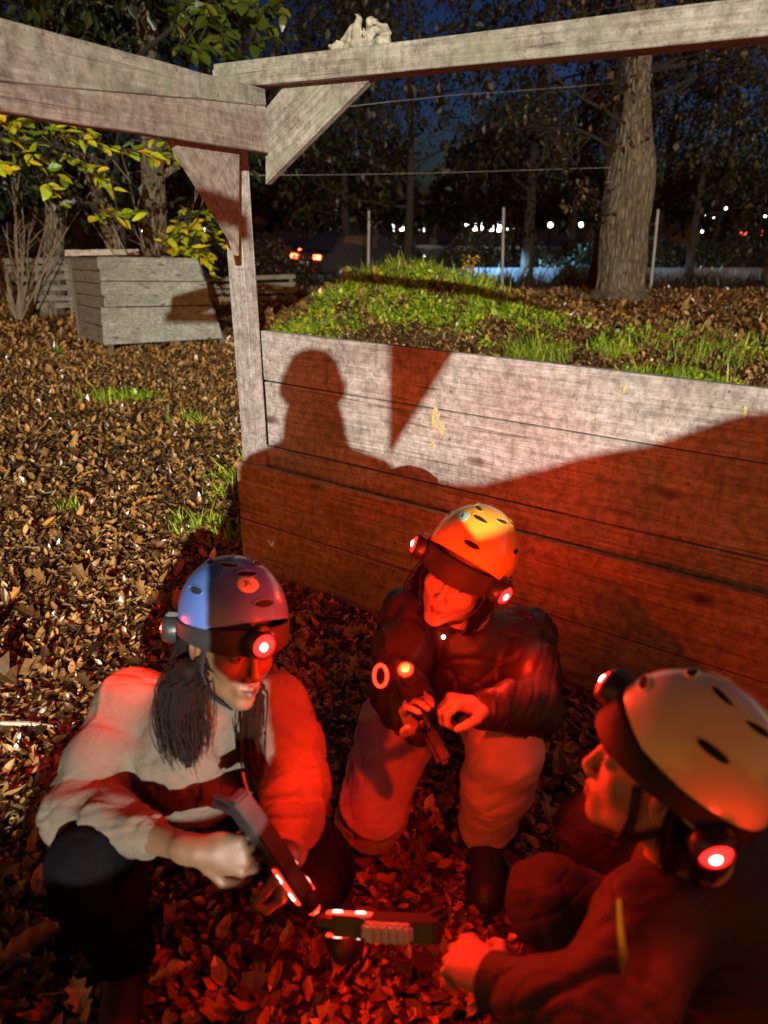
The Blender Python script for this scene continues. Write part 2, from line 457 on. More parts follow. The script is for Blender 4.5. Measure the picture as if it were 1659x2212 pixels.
def relax(V, Q, it=2, lam=0.5):
    E = np.concatenate([Q[:, [0, 1]], Q[:, [1, 2]], Q[:, [2, 3]], Q[:, [3, 0]]])
    for _ in range(it):
        S = np.zeros_like(V); C = np.zeros(len(V), np.float32)
        for k in range(3):
            S[:, k] = np.bincount(E[:, 0], V[E[:, 1], k], len(V)) + np.bincount(E[:, 1], V[E[:, 0], k], len(V))
        C = np.bincount(E[:, 0], minlength=len(V)) + np.bincount(E[:, 1], minlength=len(V))
        V = V + lam * (S / C[:, None] - V)
    return V.astype(np.float32)
def vnormals(V, Q):
    a = V[Q[:, 2]] - V[Q[:, 0]]; b = V[Q[:, 3]] - V[Q[:, 1]]; n = np.cross(a, b)
    N = np.zeros_like(V)
    for j in range(4):
        for k in range(3): N[:, k] += np.bincount(Q[:, j], n[:, k], len(V))
    return N / (np.linalg.norm(N, axis=1)[:, None] + 1e-12)
def folds(V, Q, amp, dirn=(0, 0, 1), freq=32, seed=0, rough=1.0):
    """cloth folds: warped ridges along normals"""
    N = vnormals(V, Q); r = np.random.default_rng(seed); d = np.array(dirn, np.float32)
    w = np.zeros(len(V), np.float32); u = np.zeros(len(V), np.float32); cr2 = np.zeros(len(V), np.float32)
    for i in range(5):      # sharp creases in several directions
        q = r.normal(size=3); q = q / np.linalg.norm(q) * r.uniform(38, 75); q2 = (r.normal(size=3) * 14).astype(np.float32)
        s_ = np.sin(V @ q.astype(np.float32) + 1.6 * np.sin(V @ q2 + i)); m_ = np.sin(V @ (r.normal(size=3) * 11).astype(np.float32) + i * 2)
        cr2 -= np.clip(1 - np.abs(s_) * 2.6, 0, 1) * np.clip(m_, 0, 1)
    for i in range(4):
        q = r.normal(size=3) * 9 * (1 + i * .6); u += np.sin(V @ q.astype(np.float32) + r.uniform(0, 6)) / (1 + i * .6)
    for i in range(3):
        q = r.normal(size=3) * 7; w += np.sin(V @ q.astype(np.float32) + r.uniform(0, 6))
    ph = V @ d * freq + u * 1.7
    f = (1 - np.abs(np.sin(ph))) ** 1.6 * np.clip(0.5 + 0.4 * w, 0, 1.2)
    fine = sum(np.sin(V @ (r.normal(size=3) * 55).astype(np.float32) + i) for i in range(4)) * 0.12 * rough
    return (V + N * ((f + fine + cr2 * .40 * rough)[:, None] * amp)).astype(np.float32)
def emit_field(fld, name, mat, parent, it=2, fold=None):
    V, Q = fld.mesh(); V = relax(V, Q, it)
    if fold: V = folds(V, Q, **fold)
    return npmesh(name, V, Q, mat, parent, None, True)

# ================================================================== terrain
def sg(t, p=2): return math.exp(-abs(t) ** p)
def gz_arr(x, y):
    z = 0.035 * np.sin(x * 1.3 + 0.5) * np.cos(y * 0.9) + 0.02 * np.sin(x * 3.1 + y * 2.3)
    z = z * np.clip((np.hypot(x - 0.1, y - 1.6) - 1.6) / 3, 0, 1)
    m = 0.88 * np.exp(-np.abs((x - 0.28) / 1.62) ** 2.6) * np.exp(-np.abs((y - 10.9) / 1.7) ** 2.3)
    m2 = 0.34 * np.exp(-((x - 2.6) / 1.9) ** 2) * np.exp(-((y - 9.6) / 1.8) ** 2)
    lump = 1 + 0.10 * np.sin(x * 4.3 + 1) * np.sin(y * 3.7) + 0.06 * np.sin(x * 9 + y * 7)
    far = -0.25 * np.clip((y - 18) / 8, 0, 1)
    bank = SHADE_BANKH(x, y)
    return z + (m + m2) * lump + far + bank
# unseen earth bank added behind the camera to shade the pit: profile found from the shadow's edge on the boards
SHADE_BANK_Y = -1.55
WU = Vector((0.817, -0.576, 0)).normalized(); WN = Vector((-0.576, -0.817, 0)).normalized()
WP0 = Vector((-0.714, 3.26, 0))                       # foot of the front boards, left end
def on_wall(px, py, off=0.0): return PP(px, py, WP0 - WN * off, WN)
edge_px = [(700, 1042), (835, 1040), (900, 1022), (960, 1034), (1010, 1044), (1080, 1032), (1200, 1000), (1300, 975), (1420, 958), (1500, 930), (1560, 905), (1659, 893), (1800, 880)]
ridge = []
for e_ in edge_px:
    w_ = on_wall(*e_, off=0.10)
    t_ = (SHADE_BANK_Y - w_.y) / (FLOOD.y - w_.y)
    q_ = w_.lerp(FLOOD, t_); ridge.append((q_.x, q_.z))
RX = np.array([r[0] for r in ridge]); RZ = np.array([r[1] for r in ridge])
def SHADE_BANKH(x, y):
    top = np.interp(x, RX, RZ)
    top = np.where(x < RX[0], 1.20 + (RZ[0] - 1.20) * np.exp(-((x - RX[0]) / 0.12) ** 2), top)
    top = np.where(x < -.18, (.30 + 0.90 * np.exp(-((x + .18) / 0.42) ** 2)) * np.clip((x + 2.6) / .9, 0, 1) * (1 + .05 * np.sin(x * 31) + .04 * np.sin(x * 67)), top)  # left shoulder added to shade the ground and legs of the left player
    top = np.where(x > RX[-1], RZ[-1] * np.exp(-((x - RX[-1]) / 0.9) ** 2), top)
    s = np.where(y > SHADE_BANK_Y, np.clip(1 - (y - SHADE_BANK_Y) / 0.75, 0, 1), np.clip(1 - (SHADE_BANK_Y - y) / 1.1, 0, 1))
    return top * (s * s * (3 - 2 * s))
def gz(x, y): return float(gz_arr(np.array([float(x)]), np.array([float(y)]))[0])

def axis_pts(segs):
    out = [segs[0][0]]
    for a, b, st in segs:
        n = max(1, int(round((b - a) / st))); out += [a + (b - a) * (i + 1) / n for i in range(n)]
    return np.array(out)
gx = axis_pts([(-400, -60, 34), (-60, -12, 3), (-12, -4, .4), (-4, 5, .07), (5, 12, .35), (12, 60, 3), (60, 400, 34)])
gy = axis_pts([(-60, -6, 3), (-6, -3, .3), (-3, 4.5, .06), (4.5, 14, .14), (14, 26, .6), (26, 70, 4), (70, 500, 43)])
GX, GY = np.meshgrid(gx, gy, indexing='ij')
GZ = gz_arr(GX, GY)
near = np.exp(-((GX) / 6) ** 2) * np.exp(-((GY - 3) / 7) ** 2)
GZ = GZ + near * 0.008 * np.sin(GX * 23 + 3 * np.sin(GY * 11)) * np.sin(GY * 19 + 2 * np.sin(GX * 9))
Vg = np.stack([GX, GY, GZ], -1).reshape(-1, 3)
ni, nj = GX.shape
ii = np.arange(ni - 1)[:, None] * nj + np.arange(nj - 1)[None, :]
Fg = np.stack([ii, ii + nj, ii + nj + 1, ii + 1], -1).reshape(-1, 4)
ground = npmesh('ground', Vg, Fg, M_GROUND, smooth=True); tag(ground, kind='structure')
# road beyond the trees
Vr = []; xr = np.linspace(-90, 90, 61)
for x in xr: Vr += [(x, 26.6, -0.235), (x, 33.0, -0.235)]
Fr = np.array([[2 * i, 2 * i + 2, 2 * i + 3, 2 * i + 1] for i in range(60)])
tag(npmesh('road', Vr, Fr, M_ROAD), kind='structure')

# ------------------------------------------------------------------ scatter helper
def rot_mats(yaw, pitch, roll):
    cy, sy, cp, sp, cr, sr = np.cos(yaw), np.sin(yaw), np.cos(pitch), np.sin(pitch), np.cos(roll), np.sin(roll)
    Rz = np.zeros((len(yaw), 3, 3)); Rz[:, 0, 0] = cy; Rz[:, 0, 1] = -sy; Rz[:, 1, 0] = sy; Rz[:, 1, 1] = cy; Rz[:, 2, 2] = 1
    Rx = np.zeros_like(Rz); Rx[:, 0, 0] = 1; Rx[:, 1, 1] = cp; Rx[:, 1, 2] = -sp; Rx[:, 2, 1] = sp; Rx[:, 2, 2] = cp
    Ry = np.zeros_like(Rz); Ry[:, 1, 1] = 1; Ry[:, 0, 0] = cr; Ry[:, 0, 2] = sr; Ry[:, 2, 0] = -sr; Ry[:, 2, 2] = cr
    return Rz @ Rx @ Ry
def scatter(name, tV, tF, pos, R, scl, mat, rnd, parent=None, curl=None):
    n = len(pos); tV = np.asarray(tV, float); m = len(tV)
    T = np.tile(tV[None], (n, 1, 1))
    if curl is not None: T[:, :, 2] += curl[:, None] * (tV[None, :, 1] ** 2 * 0.9 + tV[None, :, 0] ** 2 * 2.0)
    s = scl[:, None, None] if scl.ndim == 1 else scl[:, None, :]
    V = np.einsum('nij,nmj->nmi', R, T * s) + pos[:, None, :]
    F = (np.asarray(tF)[None] + (np.arange(n) * m)[:, None, None]).reshape(-1, len(tF[0]))
    return npmesh(name, V.reshape(-1, 3), F, mat, parent, rnd=np.repeat(rnd, len(tF)))
LEAF_HI = ([(0, 0, 0), (-.20, .18, .05), (-.30, .42, .08), (-.22, .72, .06), (0, 1, 0), (.22, .72, .06), (.30, .42, .08), (.20, .18, .05), (0, .42, 0), (0, .72, 0.0), (0, .2, 0)],
           [(0, 10, 1, 1), (10, 8, 2, 1), (8, 9, 3, 2), (9, 4, 3, 3), (0, 7, 10, 10), (10, 7, 6, 8), (8, 6, 5, 9), (9, 5, 4, 4)])
LEAF_OAK = ([(0, 0, 0), (-.10, .15, .02), (-.28, .25, .07), (-.15, .36, .03), (-.36, .50, .09), (-.17, .60, .03), (-.28, .78, .06), (-.08, .86, .02), (0, 1, 0),
             (.08, .86, .02), (.28, .78, .06), (.17, .60, .03), (.36, .50, .09), (.15, .36, .03), (.28, .25, .07), (.10, .15, .02), (0, .36, 0), (0, .6, 0), (0, .86, 0)],
            [(0, 16, 3, 1), (1, 3, 2, 2), (16, 17, 5, 3), (3, 5, 4, 4), (17, 18, 7, 5), (5, 7, 6, 6), (18, 8, 7, 7), (0, 15, 13, 16), (15, 14, 13, 13), (16, 13, 11, 17), (13, 12, 11, 11), (17, 11, 9, 18), (11, 10, 9, 9), (18, 9, 8, 8)])
LEAF_LO = ([(0, 0, 0), (-.3, .5, .06), (0, 1, 0), (.3, .5, .06), (0, .5, -.02)], [(0, 4, 2, 1), (0, 3, 2, 4)])
LEAF_MD = ([(0, 0, 0), (-.26, .28, .05), (-.28, .66, .07), (0, 1, 0), (.28, .66, .07), (.26, .28, .05), (0, .5, -.02)], [(0, 6, 2, 1), (6, 3, 2, 2), (0, 5, 4, 6), (6, 4, 3, 3)])
def tri_clean(T):
    F = []
    for f in T[1]:
        F.append(tuple(f))
    # degenerate quads are split as triangles: convert all to triangles
    out = []
    for f in F:
        u = [f[0]]
        for i in f[1:]:
            if i not in u: u.append(i)
        if len(u) == 3: out.append(tuple(u))
        else: out += [(u[0], u[1], u[2]), (u[0], u[2], u[3])]
    return (T[0], out)
LEAF_HI, LEAF_OAK, LEAF_LO, LEAF_MD = map(tri_clean, (LEAF_HI, LEAF_OAK, LEAF_LO, LEAF_MD))

def litter(n, x0, x1, y0, y1, size, tmpl, name, label, keep=None, tilt=0.5, dens=None, zup=0.012):
    x = RNG.uniform(x0, x1, n); y = RNG.uniform(y0, y1, n)
    m = np.ones(n, bool)
    if keep is not None: m &= keep(x, y)
    x, y = x[m], y[m]; n = len(x)
    z = gz_arr(x, y) + RNG.uniform(0.002, zup, n)
    pos = np.stack([x, y, z], 1)
    R = rot_mats(RNG.uniform(0, 6.28, n), RNG.normal(0, tilt, n), RNG.normal(0, tilt, n))
    s = size * np.exp(RNG.normal(0, 0.32, n))
    rnd = np.clip(RNG.beta(1.5, 2.3, n) + 0.02, 0, 1)
    o = scatter(name, tmpl[0], tmpl[1], pos, R, s, M_LITTER, rnd, curl=RNG.normal(0.15, 0.5, n))
    return tag(o, label, 'fallen leaves', kind='stuff')
def in_view(x, y, mpx=60):
    d = y * CF + CAM_H * SF; px = 829.5 + x / d * FPX
    u = (y * SF - CAM_H * CF) / d; py = 1106 - u * FPX
    return (px > -mpx) & (px < 1659 + mpx) & (py < 2212 + mpx * 2)
def wall_side(x, y): return (x - WP0.x) * WN.x + (y - WP0.y) * WN.y
def k_near(x, y): return in_view(x, y, 150) & (y < 4.4) & ~((np.abs(wall_side(x, y) + 0.07) < 0.09) & (x > -0.75))
litter(62000, -2.9, 1.6, 0.75, 4.4, 0.031, LEAF_HI, 'fallen_leaves', 'brown and pale fallen leaves covering the ground round the crouching players', k_near, 0.26, zup=0.018)
litter(1500, -2.9, 1.6, 0.75, 4.4, 0.082, LEAF_OAK, 'fallen_leaves', 'larger lobed orange brown leaves lying among the small ones near the players', k_near, 0.24, zup=0.03)
def k_mid(x, y): return in_view(x, y, 60) & (y >= 4.3)
litter(100000, -6.5, 6.0, 4.3, 10.5, 0.041, LEAF_MD, 'fallen_leaves', 'fallen leaves spread over the lit ground round the grey barricade and mound', k_mid, 0.30, zup=0.02)
litter(60000, -8.5, 13, 9.5, 19, 0.075, LEAF_MD, 'fallen_leaves', 'fallen leaves thinning out towards the trunks and the fence line', lambda x, y: in_view(x, y, 40) & (y > 9.5), 0.36, zup=0.03)

# ------------------------------------------------------------------ grass
M_WEED = leafmat('weed_leaves', [(0.0, (0.06, 0.13, 0.012)), (0.5, (0.28, 0.46, 0.02)), (0.85, (0.55, 0.64, 0.03)), (1.0, (0.75, 0.56, 0.06))], 0.35, trans=0.3)
def weedpatches(_, __):
    P_ = []
    for (cx, cy, rx, ry, h, n) in ((-1.2, 9.7, .3, .4, .12, 1300), (-1.0, 10.4, .3, .3, .12, 900), (.3, 9.4, .8, .3, .10, 1600), (-.55, 9.9, .45, .5, .16, 2200), (.2, 10.2, .9, .7, .14, 3600), (1.2, 9.8, .6, .6, .18, 2600), (.75, 9.5, .4, .3, .22, 1700), (1.9, 9.3, .6, .5, .12, 1500), (2.2, 7.2, .8, .3, .08, 1600), (3.2, 7.5, .8, .3, .08, 1600), (1.6, 6.8, .3, .2, .08, 700), (-.9, 8.9, .35, .4, .1, 900), (2.7, 8.4, .25, .2, .14, 500), (4.4, 9.0, 1.4, .6, .08, 1400), (-1.1, 3.75, .16, .10, .035, 260), (-1.0, 4.4, .2, .15, .05, 240), (-2.6, 6.9, .35, .2, .06, 420), (-.85, 5.0, .2, .15, .05, 200)):
        k = max(6, n // 60); cc = np.stack([cx + rx * RNG.normal(0, .55, k), cy + ry * RNG.normal(0, .55, k)], 1)
        j = RNG.integers(0, k, n); r = .07 + .0 * j
        x = cc[j, 0] + RNG.normal(0, r, n); y = cc[j, 1] + RNG.normal(0, r, n)
        P_.append(np.stack([x, y, gz_arr(x, y) + RNG.uniform(0, 1, n) ** 1.4 * h * np.exp(-((x - cc[j, 0]) ** 2 + (y - cc[j, 1]) ** 2) / .02)], 1))
    pos = np.concatenate(P_); kp = (np.sin(pos[:, 0] * 5.1 + 1) * np.sin(pos[:, 1] * 4.7) + RNG.normal(0, .45, len(pos))) > -.35; pos = pos[kp]; n = len(pos)
    o = scatter('ground_weeds', LEAF_MD[0], LEAF_MD[1], pos, rot_mats(RNG.uniform(0, 6.28, n), RNG.normal(.35, .5, n), RNG.normal(0, .5, n)), np.where(pos[:, 1] < 6, .022, .045) * np.exp(RNG.normal(0, .35, n)), M_WEED, np.clip(RNG.normal(.5, .28, n), 0, 1), curl=RNG.normal(.1, .4, n))
    tag(o, 'low leafy green weeds on the mound and between the leaves', 'weeds', kind='stuff')
BLADE = ([(-.035, 0, 0), (.035, 0, 0), (.024, .12, .5), (-.024, .12, .5), (0, .42, 1.0)], [(0, 1, 2), (0, 2, 3), (3, 2, 4)])
def grassfield(name, label, patches, h, mat=None):
    P_ = []; H = []
    for (cx, cy, rx, ry, n) in patches:
        a = RNG.uniform(0, 6.283, n); r = np.sqrt(RNG.uniform(0, 1, n)) * (0.75 + 0.3 * np.sin(a * 3 + cx * 5) + 0.15 * np.sin(a * 7))
        x = cx + rx * r * np.cos(a); y = cy + ry * r * np.sin(a)
        cl = np.sin(x * 17 + 2 * np.sin(y * 13)) * np.sin(y * 15 + 2 * np.sin(x * 11)) + RNG.normal(0, .35, n) > -0.25
        x, y = x[cl], y[cl]
        P_.append(np.stack([x, y, gz_arr(x, y) - 0.005], 1)); H.append(np.full(len(x), 1.0))
    pos = np.concatenate(P_); n = len(pos)
    R = rot_mats(RNG.uniform(0, 6.28, n), RNG.normal(0, .35, n), RNG.normal(0, .3, n))
    s = h * np.exp(RNG.normal(0, .35, n))
    sc3 = np.stack([s * 1.4, s, s], 1)
    o = scatter(name, BLADE[0], BLADE[1], pos, R, sc3, mat or M_GRASS, np.clip(RNG.normal(0.5, .25, n), 0, 1))
    return tag(o, label, 'grass', kind='stuff')
grassfield('grass', 'bright green grass growing over the top of the earth mound', [(0.4, 10.6, 1.5, .8, 3000), (1.1, 10.0, .3, .3, 1500), (-.6, 10.2, .35, .3, 1000), (1.5, 9.7, .7, .5, 1300), (.1, 11.2, 1.4, .5, 1600), (-.1, 9.6, .2, .2, 350)], 0.12)
weedpatches((), 0)
grassfield('grass', 'low green grass in strips behind the board wall', [(2.1, 7.1, .9, .22, 2200), (3.0, 7.5, .8, .25, 2200), (1.55, 6.7, .45, .22, 1500), (2.6, 8.3, .25, .2, 1400), (3.9, 8.5, 1.2, .5, 900), (5.2, 10.4, 2.2, 1.2, 2600), (1.7, 8.3, .5, .4, 2000), (2.0, 6.1, .12, .12, 260), (-.35, 6.9, .3, .25, 700), (-.85, 8.4, .4, 1.0, 3000), (6.5, 9.0, 1.5, .7, 2500)], 0.10)
grassfield('grass', 'small green tufts poking through leaves left of the post', [(-1.12, 3.75, .20, .13, 500), (-.98, 4.4, .25, .22, 500), (-1.9, 4.0, .1, .07, 60), (-.9, 4.95, .25, .15, 450), (-2.65, 6.9, .4, .25, 800), (-1.7, 6.1, .25, .15, 350), (-4.4, 9.6, .2, .1, 200), (-1.0, 6.0, .2, .5, 600), (-.82, 3.55, .15, .1, 200)], 0.075)
# twigs on the ground near the players
tw = MB()
for i in range(150):
    x = random.uniform(-2.6, 0.9); y = random.uniform(1.0, 4.3)
    if abs(wall_side(x, y) + .07) < 0.12 and x > -.8: continue
    L = random.uniform(.08, .35); a = random.uniform(0, 6.28); z = gz(x, y) + random.uniform(.014, .03)
    pts = [(x + math.cos(a) * L * t + random.uniform(-.01, .01), y + math.sin(a) * L * t + random.uniform(-.01, .01), z + random.uniform(-.004, .012)) for t in (0, .35, .7, 1)]
    tw.tube(pts, [r * random.uniform(.6, 1.2) for r in (.004, .0035, .0028, .0015)], 5)
tag(tw.build('fallen_twigs', M_TWIG, smooth=True), 'thin dry twigs scattered over the leaf litter', 'twigs', kind='stuff')
# ================================================================== the wooden shelter the players crouch in
def frameM(o, ax, ay):
    ax = Vector(ax).normalized(); az = ax.cross(Vector(ay)).normalized(); ay = az.cross(ax)
    M = Matrix((ax, ay, az)).transposed().to_4x4(); M.translation = Vector(o); return M
def chip(V, amp=0.0015, f=9):
    return [v + Vector((fnoise(v.x * f, v.y * f, v.z * f), fnoise(v.y * f + 5, v.z * f, v.x * f), fnoise(v.z * f + 9, v.x * f, v.y * f))) * amp for v in V]
def board_geo(mb, a, b, wdir, w0, w1, n, th, wav=0.003, steps=14, seed=0):
    """board from a to b; width runs from w0 to w1 along wdir; front face at the a-b plane, thickness th behind it (-n)"""
    a, b, wdir, n = Vector(a), Vector(b), Vector(wdir), Vector(n)
    V = []; F = []; bv = 0.0025
    for i in range(steps + 1):
        t = i / steps; c = a.lerp(b, t)
        e0 = fnoise(t * 5 + seed * 3.7, seed, 0) * wav; e1 = fnoise(t * 5 + seed * 2.1, 7 + seed, 3) * wav; bw = fnoise(t * 2, seed * 5, 1) * wav * .6
        q = [(w0 + e0, -bv), (w0 + e0 + bv, 0), (w1 + e1 - bv, 0), (w1 + e1, -bv), (w1 + e1, -th), (w0 + e0, -th)]
        V += [c + wdir * u + n * (v + bw) for u, v in q]
    k = 6
    for i in range(steps):
        for j in range(k): F.append([i * k + j, i * k + (j + 1) % k, (i + 1) * k + (j + 1) % k, (i + 1) * k + j])
    F.append(list(range(k))); F.append([steps * k + j for j in range(k - 1, -1, -1)])
    mb.add(V, F)
Z3 = Vector((0, 0, 1))
shelter = thing('wooden_shelter', WP0, 'weathered timber shelter frame with a waist high board wall behind the crouching players', 'shelter')
zf = [0.0, on_wall(531, 1122).z, on_wall(521, 1000).z]
zu = [0.30, on_wall(590, 965, .10).z, on_wall(610, 829, .10).z, on_wall(582, 716, .10).z]
TLEN = 3.3
M_SCREW = simple('rusty_screw', (.12, .07, .04), .6)
mb = MB()
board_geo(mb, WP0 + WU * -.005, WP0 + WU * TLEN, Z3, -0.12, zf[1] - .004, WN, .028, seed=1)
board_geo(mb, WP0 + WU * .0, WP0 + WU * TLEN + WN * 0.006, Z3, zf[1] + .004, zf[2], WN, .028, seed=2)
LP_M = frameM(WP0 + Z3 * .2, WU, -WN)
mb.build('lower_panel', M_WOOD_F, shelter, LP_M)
mb = MB()
uo = -WN * 0.10
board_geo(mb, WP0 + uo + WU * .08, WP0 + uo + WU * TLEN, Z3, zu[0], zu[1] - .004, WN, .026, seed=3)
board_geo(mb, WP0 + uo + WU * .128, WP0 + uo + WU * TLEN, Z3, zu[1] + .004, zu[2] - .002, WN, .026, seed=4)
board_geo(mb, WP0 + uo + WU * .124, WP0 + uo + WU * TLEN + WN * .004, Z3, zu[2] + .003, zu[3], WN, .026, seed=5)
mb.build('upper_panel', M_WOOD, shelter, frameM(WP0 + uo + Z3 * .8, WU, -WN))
mb = MB()   # corner post
pc = WP0 + WU * 0.018 - WN * 0.030
board_geo(mb, pc + Z3 * 0.0, pc + Z3 * 2.20, WU, 0, 0.098, WN, 0.068, wav=.004, steps=20, seed=8)
mb.build('corner_post', M_WOOD, shelter, frameM(pc + Z3, Z3, WN))
mb = MB()   # a thin batten closes the post's right flank
pb = WP0 + WU * 0.1185 - WN * 0.034
board_geo(mb, pb + Z3 * 0.0, pb + Z3 * 2.12, -WN, 0, 0.062, WU, 0.002, wav=.001, steps=16, seed=9)
# top beam, parallel to the wall
tb = [PP(560, 126, WP0 + WN * .01, WN), PP(1659, 3, WP0 + WN * .01, WN), PP(560, 184, WP0 + WN * .01, WN), PP(1659, 78, WP0 + WN * .01, WN)]
tdir = ((tb[3] - tb[2]).normalized())
mb = MB(); a0 = tb[2] - tdir * .24; hgt = (tb[0] - tb[2]).length
wd = WN.cross(tdir).normalized()
if wd.z < 0: wd = -wd
board_geo(mb, a0, a0 + tdir * 3.6, wd, 0, hgt, WN, .10, wav=.005, steps=26, seed=11)
mb.build('top_beam', M_WOOD_G, shelter, frameM(a0, tdir, WN))
# left beam: two boards on edge, running towards the camera on the left
LD = Vector((-.392, -.92, 0)).normalized(); LN = Vector((.92, -.392, 0)).normalized()
B0 = on_wall(575, 265) + WN * 0.02
def lq(px, py): return PP(px, py, B0, LN)
def quadboard(mb, tl, tr, br, bl, n, th, steps=16, seed=0, wav=.004):
    V = []; F = []
    for i in range(steps + 1):
        t = i / steps; up_ = tl.lerp(tr, t); dn = bl.lerp(br, t)
        e = (up_ - dn).normalized(); a_ = fnoise(t * 6, seed, 2) * wav; b_ = fnoise(t * 6, seed, 8) * wav
        up_ = up_ + e * a_; dn = dn + e * b_
        V += [dn - n * .003, dn + e * .003, up_ - e * .003, up_ - n * .003, up_ - n * th, dn - n * th]
    for i in range(steps):
        for j in range(6): F.append([i * 6 + j, i * 6 + (j + 1) % 6, (i + 1) * 6 + (j + 1) % 6, (i + 1) * 6 + j])
    F.append(list(range(6))); F.append([steps * 6 + j for j in range(5, -1, -1)])
    mb.add(V, F)
tl, tr, ml, mrr, bl, br = lq(0, 38), lq(572, 192), lq(0, 176), lq(575, 228), lq(0, 240), lq(581, 331)
def ext(a, b, k=0.35): return a + (a - b) * k
mb = MB(); quadboard(mb, ext(tl, tr), tr, mrr, ext(ml, mrr), LN, .045, seed=21)
mb.build('upper_beam_board', M_WOOD_G, shelter, frameM(tr, LD, LN))
mb = MB(); off = -LN * .004
quadboard(mb, ext(ml, mrr) + off, mrr + off, br + off, ext(bl, br) + off, LN, .045, seed=22)
M_WOOD_P = wood('shade_tinted_beam', (0.15, 0.13, 0.105), (0.30, 0.265, 0.22), speck=0.7, green=0.15)
mb.build('lower_beam_board', M_WOOD_P, shelter, frameM(mrr, LD, LN))  # darker tone puts a beam's shadow into this board's colour
for (t_, z_) in ((.05, .07), (.05, .22), (.055, .33), (.055, .50), (1.10, .10), (1.11, .26), (1.10, .42), (2.0, .14), (2.01, .3), (2.0, .46)):
    q = WP0 + WU * t_ + Z3 * z_; m1 = MB(); m1.lathe(q - WN * .001, WN, [(.006, 0), (.0045, .003)], 10); m1.build('screw_head', M_SCREW, shelter)
for (t_, z_) in ((.17, .66), (.17, .80), (.17, .95), (.17, 1.06), (1.12, .66), (1.12, .85), (1.12, 1.04), (2.02, .66), (2.02, .85), (2.02, 1.04)):
    q = WP0 + uo + WU * t_ + Z3 * z_; m1 = MB(); m1.lathe(q - WN * .001, WN, [(.006, 0), (.0045, .004)], 10); m1.build('screw_head', M_SCREW, shelter)
# gussets
gl = B0 - LN * 0.05
def gq(px, py): return PP(px, py, gl, LN)
mb = MB(); mb.prism([gq(372, 300), gq(517, 318), gq(516, 552), gq(508, 520)], -LN * .03)
tag(mb.build('gusset', M_WOOD_P, shelter, frameM(gq(500, 320), gq(508, 520) - gq(372, 300), LN)), 'pinkish triangular gusset left of the post')
gr0 = WP0 - WN * .035
def gw(px, py): return PP(px, py, gr0, WN)
mb = MB(); mb.prism([gw(573, 235), gw(612, 188), gw(640, 160), gw(812, 150), gw(803, 168), gw(574, 398)], -WN * .03)
tag(mb.build('gusset', M_WOOD_G, shelter, frameM(gw(575, 250), gw(803, 168) - gw(574, 398), WN)), 'grey triangular gusset right of the post')
# screws / knots heads on beams
mb = MB()
for (px, py) in ((470, 205), (545, 300), (550, 225), (90, 70), (380, 150)):
    q = lq(px, py); m1 = MB(); m1.lathe(q - LN * .001, LN, [(.007, 0), (.005, .003)], 10); m1.build('screw_head', M_SCREW, shelter)
pass
# gnarled pale chunk on the beam
gb = PP(790, 92, WP0 - WN * .03, WN)
f = Field(gb - Vector((.26, .2, .14)), gb + Vector((.26, .2, .26)), .006)
def gp(px, py, o=0.0): return PP(px, py, WP0 - WN * (.03 + o), WN)
f.chain([gp(716, 106), gp(738, 98), gp(757, 84), gp(768, 62), gp(772, 44), gp(769, 27)], [.010, .018, .027, .022, .017, .005], .012)
f.chain([gp(748, 102), gp(772, 98), gp(790, 92)], [.018, .030, .026], .02)
f.chain([gp(786, 96, .02), gp(800, 72, .02), gp(806, 52, .01), gp(815, 40)], [.028, .024, .020, .007], .008)
f.chain([gp(812, 48, .02), gp(828, 62, .03), gp(840, 80, .02), gp(846, 92)], [.014, .022, .018, .008], .008)
f.chain([gp(800, 98), gp(826, 96), gp(842, 94)], [.022, .020, .012], .01)
f.chain([gp(785, 60, -.02), gp(790, 88, -.02)], [.004, .016], .006)
for (px_, py_, o_, r_) in ((782, 74, .05, .014), (812, 78, .07, .012), (795, 96, .06, .010), (762, 96, .05, .010)): f.ell(gp(px_, py_, o_), (r_, r_, r_ * 1.6), k=.006, sub=True)
V, Q = f.mesh(); V = relax(V, Q, 1); V = folds(V, Q, .013, (0.2, .1, 1), 85, 5, 2.2)
M_STUMP = simple('bleached_wood', (0.24, 0.225, 0.155), 0.85, var=0.45, scale=14, bumps=.4)
tag(npmesh('driftwood', V, Q, M_STUMP, smooth=True), 'pale gnarled piece of weathered wood lying on top of the long right beam', 'driftwood')
# dried bits on the wall
M_LICH = simple('lichen', (.36, .33, .14), .9, var=.4, scale=90)
mb = MB()
for (px, py, s_) in ((940, 905, .05), (955, 930, .035), (1350, 840, .02), (1610, 888, .02), (935, 960, .02)):
    c = on_wall(px, py, .10) + WN * .0015
    poly = [c + WU * (math.cos(a) * s_ * random.uniform(.15, .5)) + Z3 * (math.sin(a) * s_ * random.uniform(.5, 1.3)) for a in [k * .52 for k in range(12)]]
    m1 = MB(); m1.prism(poly, WN * .002); m1.build('lichen_patch', M_LICH, shelter)

